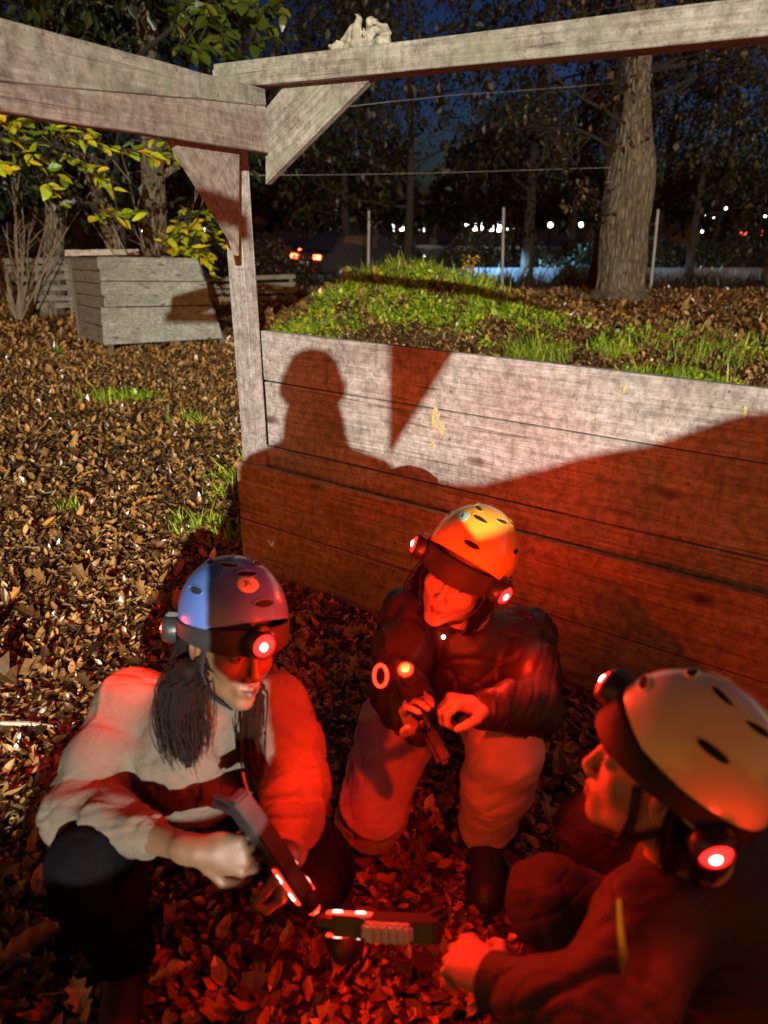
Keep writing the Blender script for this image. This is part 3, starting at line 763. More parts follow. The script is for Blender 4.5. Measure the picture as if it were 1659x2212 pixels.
# ------------------------------------------------------------------ unseen timber added behind the camera, cut to cast shadows on the boards
RY = -0.95
def back(px, py, off=.10, y=RY):
    w_ = on_wall(px, py, off); return w_.lerp(FLOOD, (y - w_.y) / (FLOOD.y - w_.y))
q0, q1, q2 = back(842, 752), back(978, 766), back(842, 985)
sl = (q1 - q2) / (q1.z - q2.z)
ztop = q1.z + .10
rear = thing('shadow_boards', (q0.x, RY, 0), 'unseen timber pieces added behind the camera to cast the wedge shadow on boards', 'timber frame')
mb = MB(); q3 = q2 + sl * (ztop - q2.z); mb.prism([q2, q3, Vector((q2.x, RY, ztop))], Vector((0, -.03, 0)))
mb.build('gusset', M_WOOD_P, rear)  # plate shaped backward from the wedge shadow it casts
ray_ = lambda c: (FLOOD - c).normalized()
pr1, pr0 = PP(540, 450, WP0 - WN * .03, WN), PP(500, 512, WP0 - WN * .03, WN)
b1 = pr1.lerp(FLOOD, (RY - pr1.y) / (FLOOD.y - pr1.y)); b0 = pr0.lerp(FLOOD, (RY - pr0.y) / (FLOOD.y - pr0.y))
mb = MB(); mb.box((b1.x - .35, RY - .06, (b0.z + b1.z) / 2), (.7, .05, abs(b1.z - b0.z)), bev=.003)
mb.build('band_shadow_board', M_WOOD_P, rear)  # unseen board placed to cast the band across the post
for c_ in (Vector((b1.x - .35, RY - .09, (b0.z + b1.z) / 2)), Vector((q2.x + .05, RY - .03, ztop - .05))):
    mb = MB(); mb.tube([c_, c_ + ray_(c_) * 3.2], .02, 6); mb.build('shadow_board_rail', M_WOOD_P, rear)  # added supports, aimed along the light so their shadows stay hidden
# lamp mast
mast = thing('floodlight_mast', (FLOOD.x, FLOOD.y - .3, 0), 'tall floodlight mast far behind the camera that lights the boards', 'floodlight')
mb = MB(); mb.tube([(FLOOD.x, FLOOD.y - .3, -.1), (FLOOD.x, FLOOD.y - .3, 4.7)], [.07, .05], 12); mb.build('pole', simple('mast_metal', (.3, .3, .3), .4, 1), mast, smooth=True)
mb = MB(); mb.box((FLOOD.x, FLOOD.y - .2, 4.52), (.34, .14, .26), bev=.01); mb.build('lamp_housing', simple('lamp_metal', (.1, .1, .1), .4, 1), mast)
mb = MB(); mb.box((FLOOD.x, FLOOD.y - .128, 4.52), (.28, .004, .2)); mb.build('lamp_glass', emis('flood_glass', (1, .95, .85), 30), mast)

# ================================================================== plank barricade on the left
bar = thing('barricade', PZ(300, 742, 0), 'grey plank barricade with a sloping front standing on leaves left of the post', 'barricade')
TLb, TRb = PZ(217, 554, 1.16), PZ(423, 557, 1.16); BLb, BRb = PZ(235, 747, .12), PZ(484, 733, .14)
nb = (TRb - TLb).cross(BLb - TLb).normalized()
if nb.y > 0: nb = -nb
mb = MB(); rows = [0, .145, .30, .455, .60, .80, 1.0]
for i in range(6):
    a, b_ = rows[i] + .0035, rows[i + 1] - .0035
    l0, l1, r0, r1 = TLb.lerp(BLb, a), TLb.lerp(BLb, b_), TRb.lerp(BRb, a), TRb.lerp(BRb, b_)
    d = (r0 - l0).normalized(); j = random.uniform(-.04, .05)
    quadboard(mb, l0 - d * (.02 + j), r0 + d * random.uniform(-.02, .03), r1 + d * random.uniform(-.02, .03), l1 - d * (.02 + j), nb, .03, 10, 40 + i, .006)
    pr_ = (0, .02, .006, .028, .012, .022)[i]; mb.V[-66:] = [tuple(Vector(v) + nb * (pr_ + .02 * ((q_ % 6) in (0, 1, 5)))) for q_, v in enumerate(mb.V[-66:])]
mb.build('front_panel', M_WOOD_B, bar, frameM(TLb, TRb - TLb, nb))
TL2, BL2 = P(146, 554, TLb.length * 0 + 11.4), P(169, 722, 10.6)
ns = (TLb - TL2).cross(BL2 - TL2).normalized()
if ns.y > 0: ns = -ns
mb = MB()
for i in range(6):
    a, b_ = rows[i] + .006, rows[i + 1] - .006
    l0, l1, r0, r1 = TL2.lerp(BL2, a), TL2.lerp(BL2, b_), TLb.lerp(BLb, a), TLb.lerp(BLb, b_)
    off = -nb * .04 + ns * -.02
    quadboard(mb, l0 + off, r0 + off, r1 + off, l1 + off, ns, .03, 8, 60 + i, .006)
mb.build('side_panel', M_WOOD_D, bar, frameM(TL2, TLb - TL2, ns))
# right side panel and back, so it has depth
TR2, BR2 = TRb + Vector((-.75, .9, 0)), BRb + Vector((-.75, 2.2, 0))
nr = (BRb - TRb).cross(TR2 - TRb).normalized()
if nr.x < 0: nr = -nr
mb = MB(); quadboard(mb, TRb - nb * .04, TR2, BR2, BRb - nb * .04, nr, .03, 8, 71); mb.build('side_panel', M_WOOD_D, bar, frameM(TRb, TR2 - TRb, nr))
mb = MB()
for c_, t_ in ((TLb, BLb), (TRb, BRb), (TL2, BL2)):
    mb = MB(); mb.tube([c_ - nb * .06, Vector((t_.x, t_.y, -.05)) - nb * .06], [.035, .035], 4); mb.build('leg', M_WOOD_D, bar)
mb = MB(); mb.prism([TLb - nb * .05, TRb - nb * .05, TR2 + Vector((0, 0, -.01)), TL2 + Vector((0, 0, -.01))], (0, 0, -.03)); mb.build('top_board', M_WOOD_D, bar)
# pale board on top
mb = MB(); quadboard(mb, P(140, 540, 11.7), P(298, 538, 11.3), P(300, 550, 11.3), P(140, 553, 11.7), Vector((0, -1, 0)), .05, 8, 77, .01)
o = mb.build('loose_board', wood('pale_board', (.40, .38, .30), (.66, .62, .52), .3), None, frameM(P(140, 545, 11.7), (1, 0, 0), (0, -1, 0)))
tag(o, 'pale loose board lying across the back of the grey barricade', 'board')
# slatted fence piece behind
def slatfence(name, label, pts, zs, th, n, diag=None):
    root = thing(name, (pts[0].x, pts[0].y, gz(pts[0].x, pts[0].y)), label, 'fence')
    a, b_ = Vector((pts[0].x, pts[0].y, 0)), Vector((pts[1].x, pts[1].y, 0)); m_ = MB()
    nn = Vector(((b_ - a).y, -(b_ - a).x, 0)).normalized()
    if nn.y > 0: nn = -nn
    for i in range(n):
        z = zs[0] + (zs[1] - zs[0]) * i / max(1, n - 1)
        board_geo(m_, a + Z3 * (z + random.uniform(-.02, .02)), b_ + Z3 * (z + random.uniform(-.03, .03)), Z3, 0, th, nn, .025, .01, 8, 80 + i)
    m_.build('slat_panel', M_WOOD_D, root, frameM(a, b_ - a, nn))
    for t in (0.04, .5, .96):
        q = a.lerp(b_, t) - nn * .07; m2 = MB(); m2.box((q.x, q.y, zs[1] / 2), (.08, .08, zs[1] + .15), bev=.004); m2.build('post', M_WOOD_D, root)
    if diag:
        m3 = MB(); board_geo(m3, a.lerp(b_, .15) + nn * .03, a.lerp(b_, .72) + nn * .03 + Z3 * (zs[1] + .1), (b_ - a).normalized(), 0, .16, nn, .025, .01, 6, 95)
        m3.build('diagonal_board', M_WOOD_D, root, frameM(a, Z3, nn))
slatfence('slat_fence', 'dark slatted fence section with a diagonal board left of the grey barricade', [PY(18, 640, 13.6), PY(158, 640, 13.9)], (.1, .92), .10, 6, True)
slatfence('slat_fence', 'low dark slatted fence behind the post beyond the barricade', [PY(440, 640, 15.6), PY(640, 640, 16.2)], (.05, .45), .09, 4)

# ================================================================== trees
def tree_mesh(seed, base, top, r0, r1, nlimb, limb_len, limb_from, leaf_n, leaf_size, leafmat, n=14, bend=0.3, levels=2, leaf_spread=0.35, rough=0.0, extra=None, tmpl=None, flare=1.25, drop=0.0):
    rs = random.Random(seed); base = Vector(base); top = Vector(top)
    tips = []; mb = MB(); pts = []; rr = []
    N = 16
    for i in range(N + 1):
        t = i / N
        p = base.lerp(top, t) + Vector((math.sin(t * 3 + seed) * bend, math.cos(t * 2.3 + seed) * bend, 0)) * t * (1 - t * .4)
        pts.append(p); rr.append((r0 + (r1 - r0) * t ** .8) * (1 + (flare - 1) * math.exp(-t * 18)))
    mb.tube(pts, rr, n)
    if rough:
        mb.V = [tuple(Vector(v) + Vector((fnoise(v[0] * 9, v[1] * 9, v[2] * 1.2), fnoise(v[1] * 9 + 4, v[0] * 9, v[2] * 1.2), 0)) * rough) for v in mb.V]
    def limb(p, d, L, r, lev):
        k = 5; q = [p]; dd = d.normalized()
        for i in range(k):
            dd = (dd + Vector((rs.gauss(0, .22), rs.gauss(0, .22), rs.gauss(0.03, .15) - drop * i / k))).normalized()
            q.append(q[-1] + dd * L / k)
        mb.tube(q, [r * (1 - .8 * i / k) for i in range(k + 1)], 5 if lev else 7)
        if lev < levels:
            for i in range(2, k + 1):
                for _ in range(2 if lev == 0 else 1):
                    s = Vector((rs.gauss(0, 1), rs.gauss(0, 1), rs.gauss(.1, .7))).normalized()
                    limb(q[i], dd * .6 + s, L * rs.uniform(.35, .6), r * .4, lev + 1)
        tips.extend([(w, L) for w in q[2:]])
    for i in range(nlimb):
        t = limb_from + (1 - limb_from) * (i + rs.random()) / nlimb; idx = min(N, int(t * N))
        a = rs.uniform(0, 6.28)
        limb(pts[idx], Vector((math.cos(a), math.sin(a), rs.uniform(.1, .7))), limb_len * rs.uniform(.6, 1.15), rr[idx] * .38, 0)
    if extra:
        for (p, d, L, r) in extra: limb(Vector(p), Vector(d), L, r, 0)
    g = np.random.default_rng(seed)
    tp = np.array([list(t[0]) for t in tips]); k = g.integers(0, len(tp), leaf_n)
    pos = tp[k] + g.normal(0, leaf_spread, (leaf_n, 3)) * g.uniform(.3, 1, (leaf_n, 1))
    R = rot_mats(g.uniform(0, 6.28, leaf_n), g.normal(-.7, .7, leaf_n), g.normal(0, .7, leaf_n))
    return mb, (tmpl or LEAF_LO), pos, R, leaf_size * np.exp(g.normal(0, .3, leaf_n)), np.clip(g.beta(1.7, 1.9, leaf_n) + 0.12 * np.sin(pos[:, 0] * 1.9 + pos[:, 2] * 2.3), 0, 1)
def place_tree(name, label, data, bark, leafm, base, cat='tree', group=None):
    mb, tm, pos, R, s, rnd = data
    root = thing(name, base, label, cat, group)
    mb.build('trunk', bark, root, smooth=True, fix=False)
    scatter('crown', tm[0], tm[1], pos, R, s, leafm, rnd, root, curl=RNG.normal(0, .4, len(pos)))
    return root
# the big oak on the right
ob = PZ(1338, 648, 0.0)
root = thing('oak_tree', ob, 'thick pale barked oak trunk standing right of the mound, a few dry leaves on it', 'tree')
mb = MB(); prof = [(640, 1286, 1392), (622, 1290, 1388), (600, 1293, 1388), (560, 1298, 1391), (500, 1300, 1398), (450, 1304, 1406), (400, 1312, 1412), (350, 1322, 1412), (300, 1333, 1408), (250, 1340, 1404), (200, 1346, 1400), (150, 1350, 1403), (100, 1352, 1406), (40, 1358, 1410)]
OY = ob.y; pts = []; rr = []
for py, xl, xr in prof:
    c = PY((xl + xr) / 2, py, OY); pts.append(c); rr.append(abs(PY(xr, py, OY).x - PY(xl, py, OY).x) / 2)
pts.insert(0, pts[0] + Vector((0, 0, -.35))); rr.insert(0, rr[0] * 1.3)
for i in range(9): pts.append(pts[-1] + Vector((.08, .05, .9))); rr.append(rr[-1] * .93)
# resample along height
P2 = []; R2 = []
for i in range(len(pts) - 1):
    for j in range(5): P2.append(pts[i].lerp(pts[i + 1], j / 5)); R2.append(rr[i] + (rr[i + 1] - rr[i]) * j / 5)
mb.tube(P2, R2, 72)
nv = []
for v in mb.V:
    c = Vector((ob.x + (v[2] * 0.0), OY, v[2])); a = math.atan2(v[1] - OY, v[0] - ob.x)
    rg = fnoise(math.cos(a) * 9, math.sin(a) * 9, v[2] * .9 + fnoise(v[0] * 2, v[1] * 2, v[2] * 3) * .6)
    rd = Vector((math.cos(a), math.sin(a), 0)); root_fl = max(0, .25 - v[2]) * (0.5 + .5 * math.sin(a * 5)) * .8
    nv.append(tuple(Vector(v) + rd * (abs(rg) * -.07 + .02 + fnoise(v[0] * 2.2, v[1] * 2.2, v[2] * 1.1) * .05 + root_fl)))
mb.V = nv
mb.build('trunk', M_BARK, root, smooth=False, fix=False)
d = tree_mesh(31, PY(1395, 160, OY), PY(1400, -320, OY) , .10, .05, 11, 2.8, .05, 2200, .10, M_LEAFB, levels=2, leaf_spread=.22, drop=.3,
              extra=[(PY(1340, 330, OY), (-1, -.5, .35), 2.0, .05), (PY(1340, 260, OY), (-1, -.3, .1), 2.3, .05), (PY(1400, 210, OY), (1, -.5, .2), 2.4, .05), (PY(1405, 150, OY), (1, -.1, .1), 2.8, .06), (PY(1400, 120, OY), (.8, -.7, -.1), 2.6, .05), (PY(1310, 440, OY), (-1, -.6, .3), .7, .02)])
d[0].build('limbs', M_BARK2, root, smooth=True, fix=False)
scatter('crown', LEAF_HI[0], LEAF_HI[1], d[2], d[3], d[4], M_LEAFB, d[5], root, curl=RNG.normal(0, .6, len(d[2])))

# left trunks behind the barricade
LT = [((115, 565), (118, 250), 14.0, 40, 'leafless grey trunk behind the slatted fence at far left'), ((256, 560), (175, 300), 13.2, 38, 'leaning brown trunk behind the left end of the grey barricade'),
      ((335, 565), (322, 120), 13.0, 50, 'straight brown trunk rising behind the middle of the grey barricade')]
for i, (b_, t_, y_, w_, lab) in enumerate(LT):
    pb_ = PY(b_[0], b_[1], y_); pt_ = PY(t_[0], t_[1], y_); dr = (pt_ - pb_) / (pt_.z - pb_.z)
    base = pb_ - dr * (pb_.z - gz(pb_.x, y_) + .1); top = base + dr * 7.5
    r = w_ / FPX * y_ / 2
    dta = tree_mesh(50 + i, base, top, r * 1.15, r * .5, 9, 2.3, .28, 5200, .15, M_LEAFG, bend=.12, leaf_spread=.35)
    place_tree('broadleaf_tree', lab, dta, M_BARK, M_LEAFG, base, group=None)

# sprays of big chestnut-like leaves hanging at the left
LEAFLET = LEAF_HI
def spray_tree(name, label, base, stem_pts, sprays, size, mat, seed, cat='tree', bark=None, nl=9):
    rs = random.Random(seed); root = thing(name, base, label, cat)
    mb = MB(); mb.tube(stem_pts, [.05 * (1 - .75 * i / (len(stem_pts) - 1)) for i in range(len(stem_pts))], 8)
    pos = []; yaw = []; pit = []; rol = []; sc_ = []
    sp = [Vector(p) for p in stem_pts]
    for (a, b_) in sprays:
        a, b_ = Vector(a), Vector(b_)
        near_ = min(sp, key=lambda q: (q - a).length)
        mid = near_.lerp(a, .5) + Vector((0, 0, .08)); mb.tube([near_, mid, a, a.lerp(b_, .5) + Vector((0, 0, .03)), b_], [.014, .011, .008, .005, .003], 5)
        d = (b_ - a); L = d.length; dn = d.normalized()
        for i in range(nl):
            t = (i + rs.random() * .6) / nl; q = a.lerp(b_, t) + Vector((0, 0, .03 * math.sin(t * 3)))
            side = 1 if i % 2 else -1
            hd = math.atan2(dn.y, dn.x) - math.pi / 2 + side * rs.uniform(.5, 1.2) * (1 - t * .5)
            pos.append(q); yaw.append(hd); pit.append(rs.gauss(-.45, .3)); rol.append(rs.gauss(0, .5)); sc_.append(size * rs.uniform(.7, 1.25))
    mb.build('branches', bark or M_BARK2, root, smooth=True, fix=False)
    n_ = len(pos); R = rot_mats(np.array(yaw), np.array(pit), np.array(rol))
    rn = np.clip(RNG.normal(.5, .28, n_), 0, 1)
    scatter('leaves', LEAFLET[0], LEAFLET[1], np.array([list(p) for p in pos]), R, np.array(sc_), mat, rn, root, curl=RNG.normal(.1, .4, n_))
    return root
yy = 8.0
def s8(px, py, y=yy): return PY(px, py, y)
sprs = []
for (x0, y0, x1, y1) in ((-30, 262, 40, 285), (10, 300, 90, 320), (20, 330, 110, 345), (60, 290, 150, 285), (130, 262, 200, 290), (90, 275, 160, 310), (170, 300, 250, 330), (240, 315, 330, 345), (300, 330, 385, 350),
                         (60, 350, 140, 390), (120, 330, 215, 375), (150, 345, 240, 400), (200, 380, 250, 420), (200, 460, 290, 480), (205, 470, 250, 460), (0, 300, -40, 340), (-20, 350, 20, 370), (100, 395, 130, 440), (330, 300, 380, 325), (255, 465, 300, 470), (0, 270, 60, 262)):
    sprs.append((s8(x0, y0, yy + random.uniform(-.4, .4)), s8(x1, y1, yy + random.uniform(-.4, .4))))
bs = s8(-210, 560); bs.z = 0
spray_tree('chestnut_sapling', 'chestnut branches with bright yellow green leaves hanging at the left edge under the beam', bs, [bs, s8(-190, 380), s8(-110, 260), s8(-10, 300), s8(120, 315), s8(230, 350)], sprs, .15, M_LEAFY, 3, nl=8)
sprs = []
for i in range(30):
    x0, y0 = random.uniform(365, 560), random.uniform(-20, 115)
    sprs.append((s8(x0, y0, 9 + random.uniform(-.5, .5)), s8(x0 + random.uniform(20, 75), y0 + random.uniform(-15, 35), 9 + random.uniform(-.5, .5))))
b2 = s8(262, 560, 12.6); b2.z = 0
spray_tree('chestnut_tree', 'chestnut tree whose green leaf sprays show above the left beam', b2, [b2, s8(250, 330, 12.2), s8(300, 120, 10.5), s8(400, 40, 9.2), s8(480, 30, 9), s8(560, 40, 9)], sprs, .19, M_LEAFY if False else leafmat('olive_leaves', [(0, (.03, .055, .006)), (.6, (.09, .13, .012)), (1, (.26, .28, .03))], .35, trans=.3), 4, nl=9)
sprs = []
for i in range(26):
    x0, y0 = random.uniform(355, 440), random.uniform(455, 560)
    sprs.append((s8(x0, y0, 11 + random.uniform(-.4, .4)), s8(x0 + random.uniform(-25, 35), y0 + random.uniform(-15, 25), 11 + random.uniform(-.4, .4))))
b3 = s8(430, 640, 11.2); b3.z = 0
spray_tree('hazel_bush', 'yellow green bush with orange leaf tips between the barricade and the post', b3, [b3, s8(430, 590, 11.1), s8(420, 520, 11), s8(400, 470, 11), s8(440, 455, 11), s8(470, 480, 11)], sprs + [(s8(445, 475, 10.9), s8(475, 530, 10.8)), (s8(455, 500, 10.9), s8(480, 535, 10.8)), (s8(450, 560, 10.9), s8(455, 600, 10.9))], .15, M_LEAFY, 5, cat='bush', nl=8)
# bare twiggy shrubs at far left and by the trunks
for i, (px, py, y_, n_, lab) in enumerate(((30, 640, 12.5, 16, 'bare twiggy shrub at the left edge behind the slatted fence'), (345, 560, 11.9, 9, 'pale bare branches beside the straight trunk'))):
    base = PY(px, py, y_); base.z = 0; root = thing('bare_shrub', base, lab, 'shrub'); m_ = MB()
    for k in range(n_):
        a = random.uniform(-.9, .9); L = random.uniform(1.6, 3.0); p = Vector(base); q = [p]; dd = Vector((math.sin(a), random.uniform(-.2, .3), 1.6)).normalized()
        for j in range(6): dd = (dd + Vector((random.gauss(0, .10), random.gauss(0, .1), 0))).normalized(); q.append(q[-1] + dd * L / 6)
        m_.tube(q, [.016 * (1 - .13 * j) for j in range(7)], 5)
        for j in (2, 3, 4, 5):
            e = q[j] + Vector((random.uniform(-.4, .4), random.uniform(-.2, .2), random.uniform(.2, .5))); m_.tube([q[j], q[j].lerp(e, .5) + Vector((0, 0, .04)), e], [.007, .005, .002], 4)
    m_.build('stems', M_TWIG, root, smooth=True, fix=False)
# background woodland: individual trees, three prototypes copied
protos = []
for i, (h, r, nl, lf, seed) in enumerate(((9.0, .16, 13, 5200, 101), (7.5, .12, 12, 4800, 102), (10.5, .20, 14, 5600, 103))):
    protos.append((tree_mesh(seed, (0, 0, -.1), (0.3, .1, h), r, r * .35, nl, 2.6, .26, int(lf * .62), .16, M_LEAFD, n=9, bend=.3, leaf_spread=.42), h))
spots = [(-13.5, 20, 0), (-10.2, 22.5, 2), (-7.6, 19.5, 1), (-5.0, 22.8, 0), (-9.0, 27, 1), (-3.2, 33.5, 2), (-.6, 34, 0), (.6, 21.4, 1), (4.4, 23.0, 0), (6.3, 22.3, 2), (8.2, 33, 0), (9.6, 23.5, 1),
         (12.3, 34, 2), (15.2, 24.0, 0), (5.4, 34.5, 1), (18.5, 30, 1), (-1.2, 23.3, 1), (-15.5, 28, 2), (16.5, 38, 0), (-6.2, 35, 0), (22, 36, 2), (11.8, 22.6, 1), (-2.0, 43, 2), (7.5, 44, 1), (-17, 22, 1), (20.5, 25.5, 1)]
srcs = {}
tdesc = ['left edge', 'behind the straight trunk', 'behind the barricade', 'just left of the post']
for i, (x, y, k) in enumerate(spots):
    base = Vector((x, y, gz(x, y)))
    px_ = proj((x, y, 1.5))[0]
    if k not in srcs:
        dta, h = protos[k]
        m_, tm, pos, R, s, rnd = dta
        root = thing('woodland_tree', (0, 0, 0), None, 'tree', 'dark trees of the wood beyond the clearing')
        m_.build('trunk', M_BARK2, root, smooth=True, fix=False)
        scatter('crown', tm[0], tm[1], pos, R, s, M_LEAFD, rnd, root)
        srcs[k] = root
    else:
        src = srcs[k]; root = src.copy(); COL.objects.link(root)
        for ch in list(src.children):
            c = ch.copy(); COL.objects.link(c); c.parent = root; c.matrix_basis = ch.matrix_basis.copy()
    sc_ = random.uniform(.85, 1.2)
    root['label'] = 'dark leafy woodland tree beyond the lit clearing, one of many alike'
    WM[root.name] = Matrix.Translation(base)
    root.matrix_basis = Matrix.Translation(base) @ Matrix.Rotation(random.uniform(0, 6.28), 4, 'Z') @ Matrix.Scale(sc_, 4)
# undergrowth along the fence
n_ = 62000
x = RNG.uniform(-16, 24, n_); y = np.where(x > -2, RNG.uniform(24.0, 26.4, n_), RNG.uniform(20.5, 24, n_)); hh = 0.9 + .7 * np.sin(x * .9) * np.sin(x * 2.3 + 1) + .4
keepm = (in_view(x, y, 100))
x, y, hh = x[keepm], y[keepm], hh[keepm]; n_ = len(x)
z = gz_arr(x, y) + RNG.uniform(0, 1, n_) ** .8 * np.clip(hh, .3, 2.2)
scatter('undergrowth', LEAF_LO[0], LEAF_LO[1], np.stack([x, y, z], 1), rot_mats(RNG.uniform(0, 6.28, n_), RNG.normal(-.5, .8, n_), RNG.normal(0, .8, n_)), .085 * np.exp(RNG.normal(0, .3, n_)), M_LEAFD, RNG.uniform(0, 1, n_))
tag(bpy.data.objects['undergrowth'], 'dark bushy undergrowth along the fence line beyond the clearing', 'undergrowth', kind='stuff')
n_ = 9000
x = RNG.uniform(-3, 24, n_); y = RNG.uniform(21.2, 23.1, n_); kk_ = (np.sin(x * 2.1) * np.sin(x * 5.3 + 1) + RNG.normal(0, .5, n_)) > -.1; x, y = x[kk_], y[kk_]; n_ = len(x)
s_ = .30 * np.exp(RNG.normal(0, .4, n_))
tag(scatter('verge_grass', BLADE[0], BLADE[1], np.stack([x, y, gz_arr(x, y) - .02], 1), rot_mats(RNG.uniform(0, 6.28, n_), RNG.normal(0, .3, n_), RNG.normal(0, .3, n_)), np.stack([s_ * 1.1, s_, s_], 1), M_LEAFD, RNG.uniform(0, 1, n_)), 'dark tall verge grass standing before the low barrier', 'grass', kind='stuff')
# far wood as one mass
n_ = 34000
x = RNG.uniform(-45, 60, n_); y = RNG.uniform(46, 58, n_)
z = 1.2 + RNG.uniform(0, 1, n_) ** .9 * (4.3 + 1.8 * np.sin(x * .35) + 1.3 * np.sin(x * .93 + 1)) * (1 - .75 * np.exp(-((x - 2.6) / 1.3) ** 2)) * np.where(x > 17, .55, 1)
scatter('far_wood', LEAF_LO[0], LEAF_LO[1], np.stack([x, y, z], 1), rot_mats(RNG.uniform(0, 6.28, n_), RNG.normal(-.5, .8, n_), RNG.normal(0, .8, n_)), .55 * np.exp(RNG.normal(0, .3, n_)), M_LEAFD, RNG.uniform(0, 1, n_))
tag(bpy.data.objects['far_wood'], 'far dark wood closing the view beyond the road', 'wood', kind='stuff')

# plants on the mound crest
for (px, py, y_, h_, lab) in ((752, 604, 10.7, .36, 'pale feathery weed on the left end of the mound crest'), (1016, 606, 10.6, .42, 'small yellow green sapling on the mound crest'), (1046, 612, 10.5, .28, 'dark stemmed plant on the right of the mound crest')):
    c = PY(px, py, y_); c.z = gz(c.x, c.y); root = thing('weed', c, lab, 'plant'); m_ = MB(); ps = []
    for k in range(6):
        e = c + Vector((random.uniform(-.12, .12), random.uniform(-.1, .1), h_ * random.uniform(.7, 1.1))); m_.tube([c, c.lerp(e, .5) + Vector((random.uniform(-.02, .02), 0, 0)), e], [.005, .004, .002], 5)
        ps += [c.lerp(e, t) for t in np.linspace(.35, 1, 9)]
    m_.build('stem', M_TWIG, root, fix=False); k = len(ps)
    scatter('leaves', LEAF_HI[0], LEAF_HI[1], np.array([list(p) for p in ps]), rot_mats(RNG.uniform(0, 6.28, k), RNG.normal(-.2, .4, k), RNG.normal(0, .5, k)), np.full(k, .075), M_GRASS if h_ < .4 else M_LEAFY, RNG.uniform(.5, 1, k), root)

# ================================================================== fence, road side, lights far off
M_POST = simple('grey_post', (.36, .36, .33), .7, var=.2, scale=20)
for (px, p0, p1, lab) in ((797, 455, 598, 'thin grey fence post above the left of the mound'), (1088, 448, 604, 'thin grey fence post above the right of the mound'), (1412, 452, 606, 'slightly leaning grey fence post right of the oak')):
    b_ = PY(px - (4 if px > 1400 else 2), p1, 20.3); t_ = PY(px + (10 if px > 1400 else 0), p0, 20.3); b_.z = gz(b_.x, b_.y) - .05
    root = thing('fence_post', b_, lab, 'fence post', 'grey posts of the fence beyond the mound'); m_ = MB(); m_.tube([b_, t_], [.040, .034], 10); m_.build('pole', M_POST, root, smooth=True)
    m_ = MB(); m_.box(t_ - Z3 * .35, (.09, .05, .03), bev=.003); m_.build('wire_bracket', M_POST, root)
m_ = MB()
wpts = [PY(560, 379, 9.5), PY(760, 377, 12), PY(930, 374, 14), PY(1120, 368, 15.8), PY(1320, 362, 16.2)]
m_.tube(wpts, .0032, 5); tag(m_.build('overhead_wire', M_POST), 'thin pale wire running level from the post to the oak', 'wire')
m_ = MB(); m_.tube([PY(700, 236, 9.5), PY(850, 219, 10.5), PY(985, 205, 12), PY(1120, 196, 14), PY(1330, 180, 16.3)], .0028, 5); tag(m_.build('overhead_wire', M_POST), 'thin pale wire sloping up right just under the long beam', 'wire')
# low pale barrier along the road
m_ = MB(); prof_ = [(0, -.30), (.10, .06), (.13, .26), (.21, .26), (.24, .06), (.34, -.30)]
xs = np.linspace(-3.0, 34, 38); V = []; F = []
for x in xs: V += [(x, 23.4 + u, z) for u, z in prof_]
k = len(prof_)
for i in range(len(xs) - 1):
    for j in range(k): F.append([i * k + j, i * k + (j + 1) % k, (i + 1) * k + (j + 1) % k, (i + 1) * k + j])
m_.add(V, F); tag(m_.build('roadside_barrier', simple('pale_concrete', (.085, .09, .10), .7, var=.3, scale=3)), 'low pale concrete barrier beyond the mound lit bluish by headlights', 'barrier')

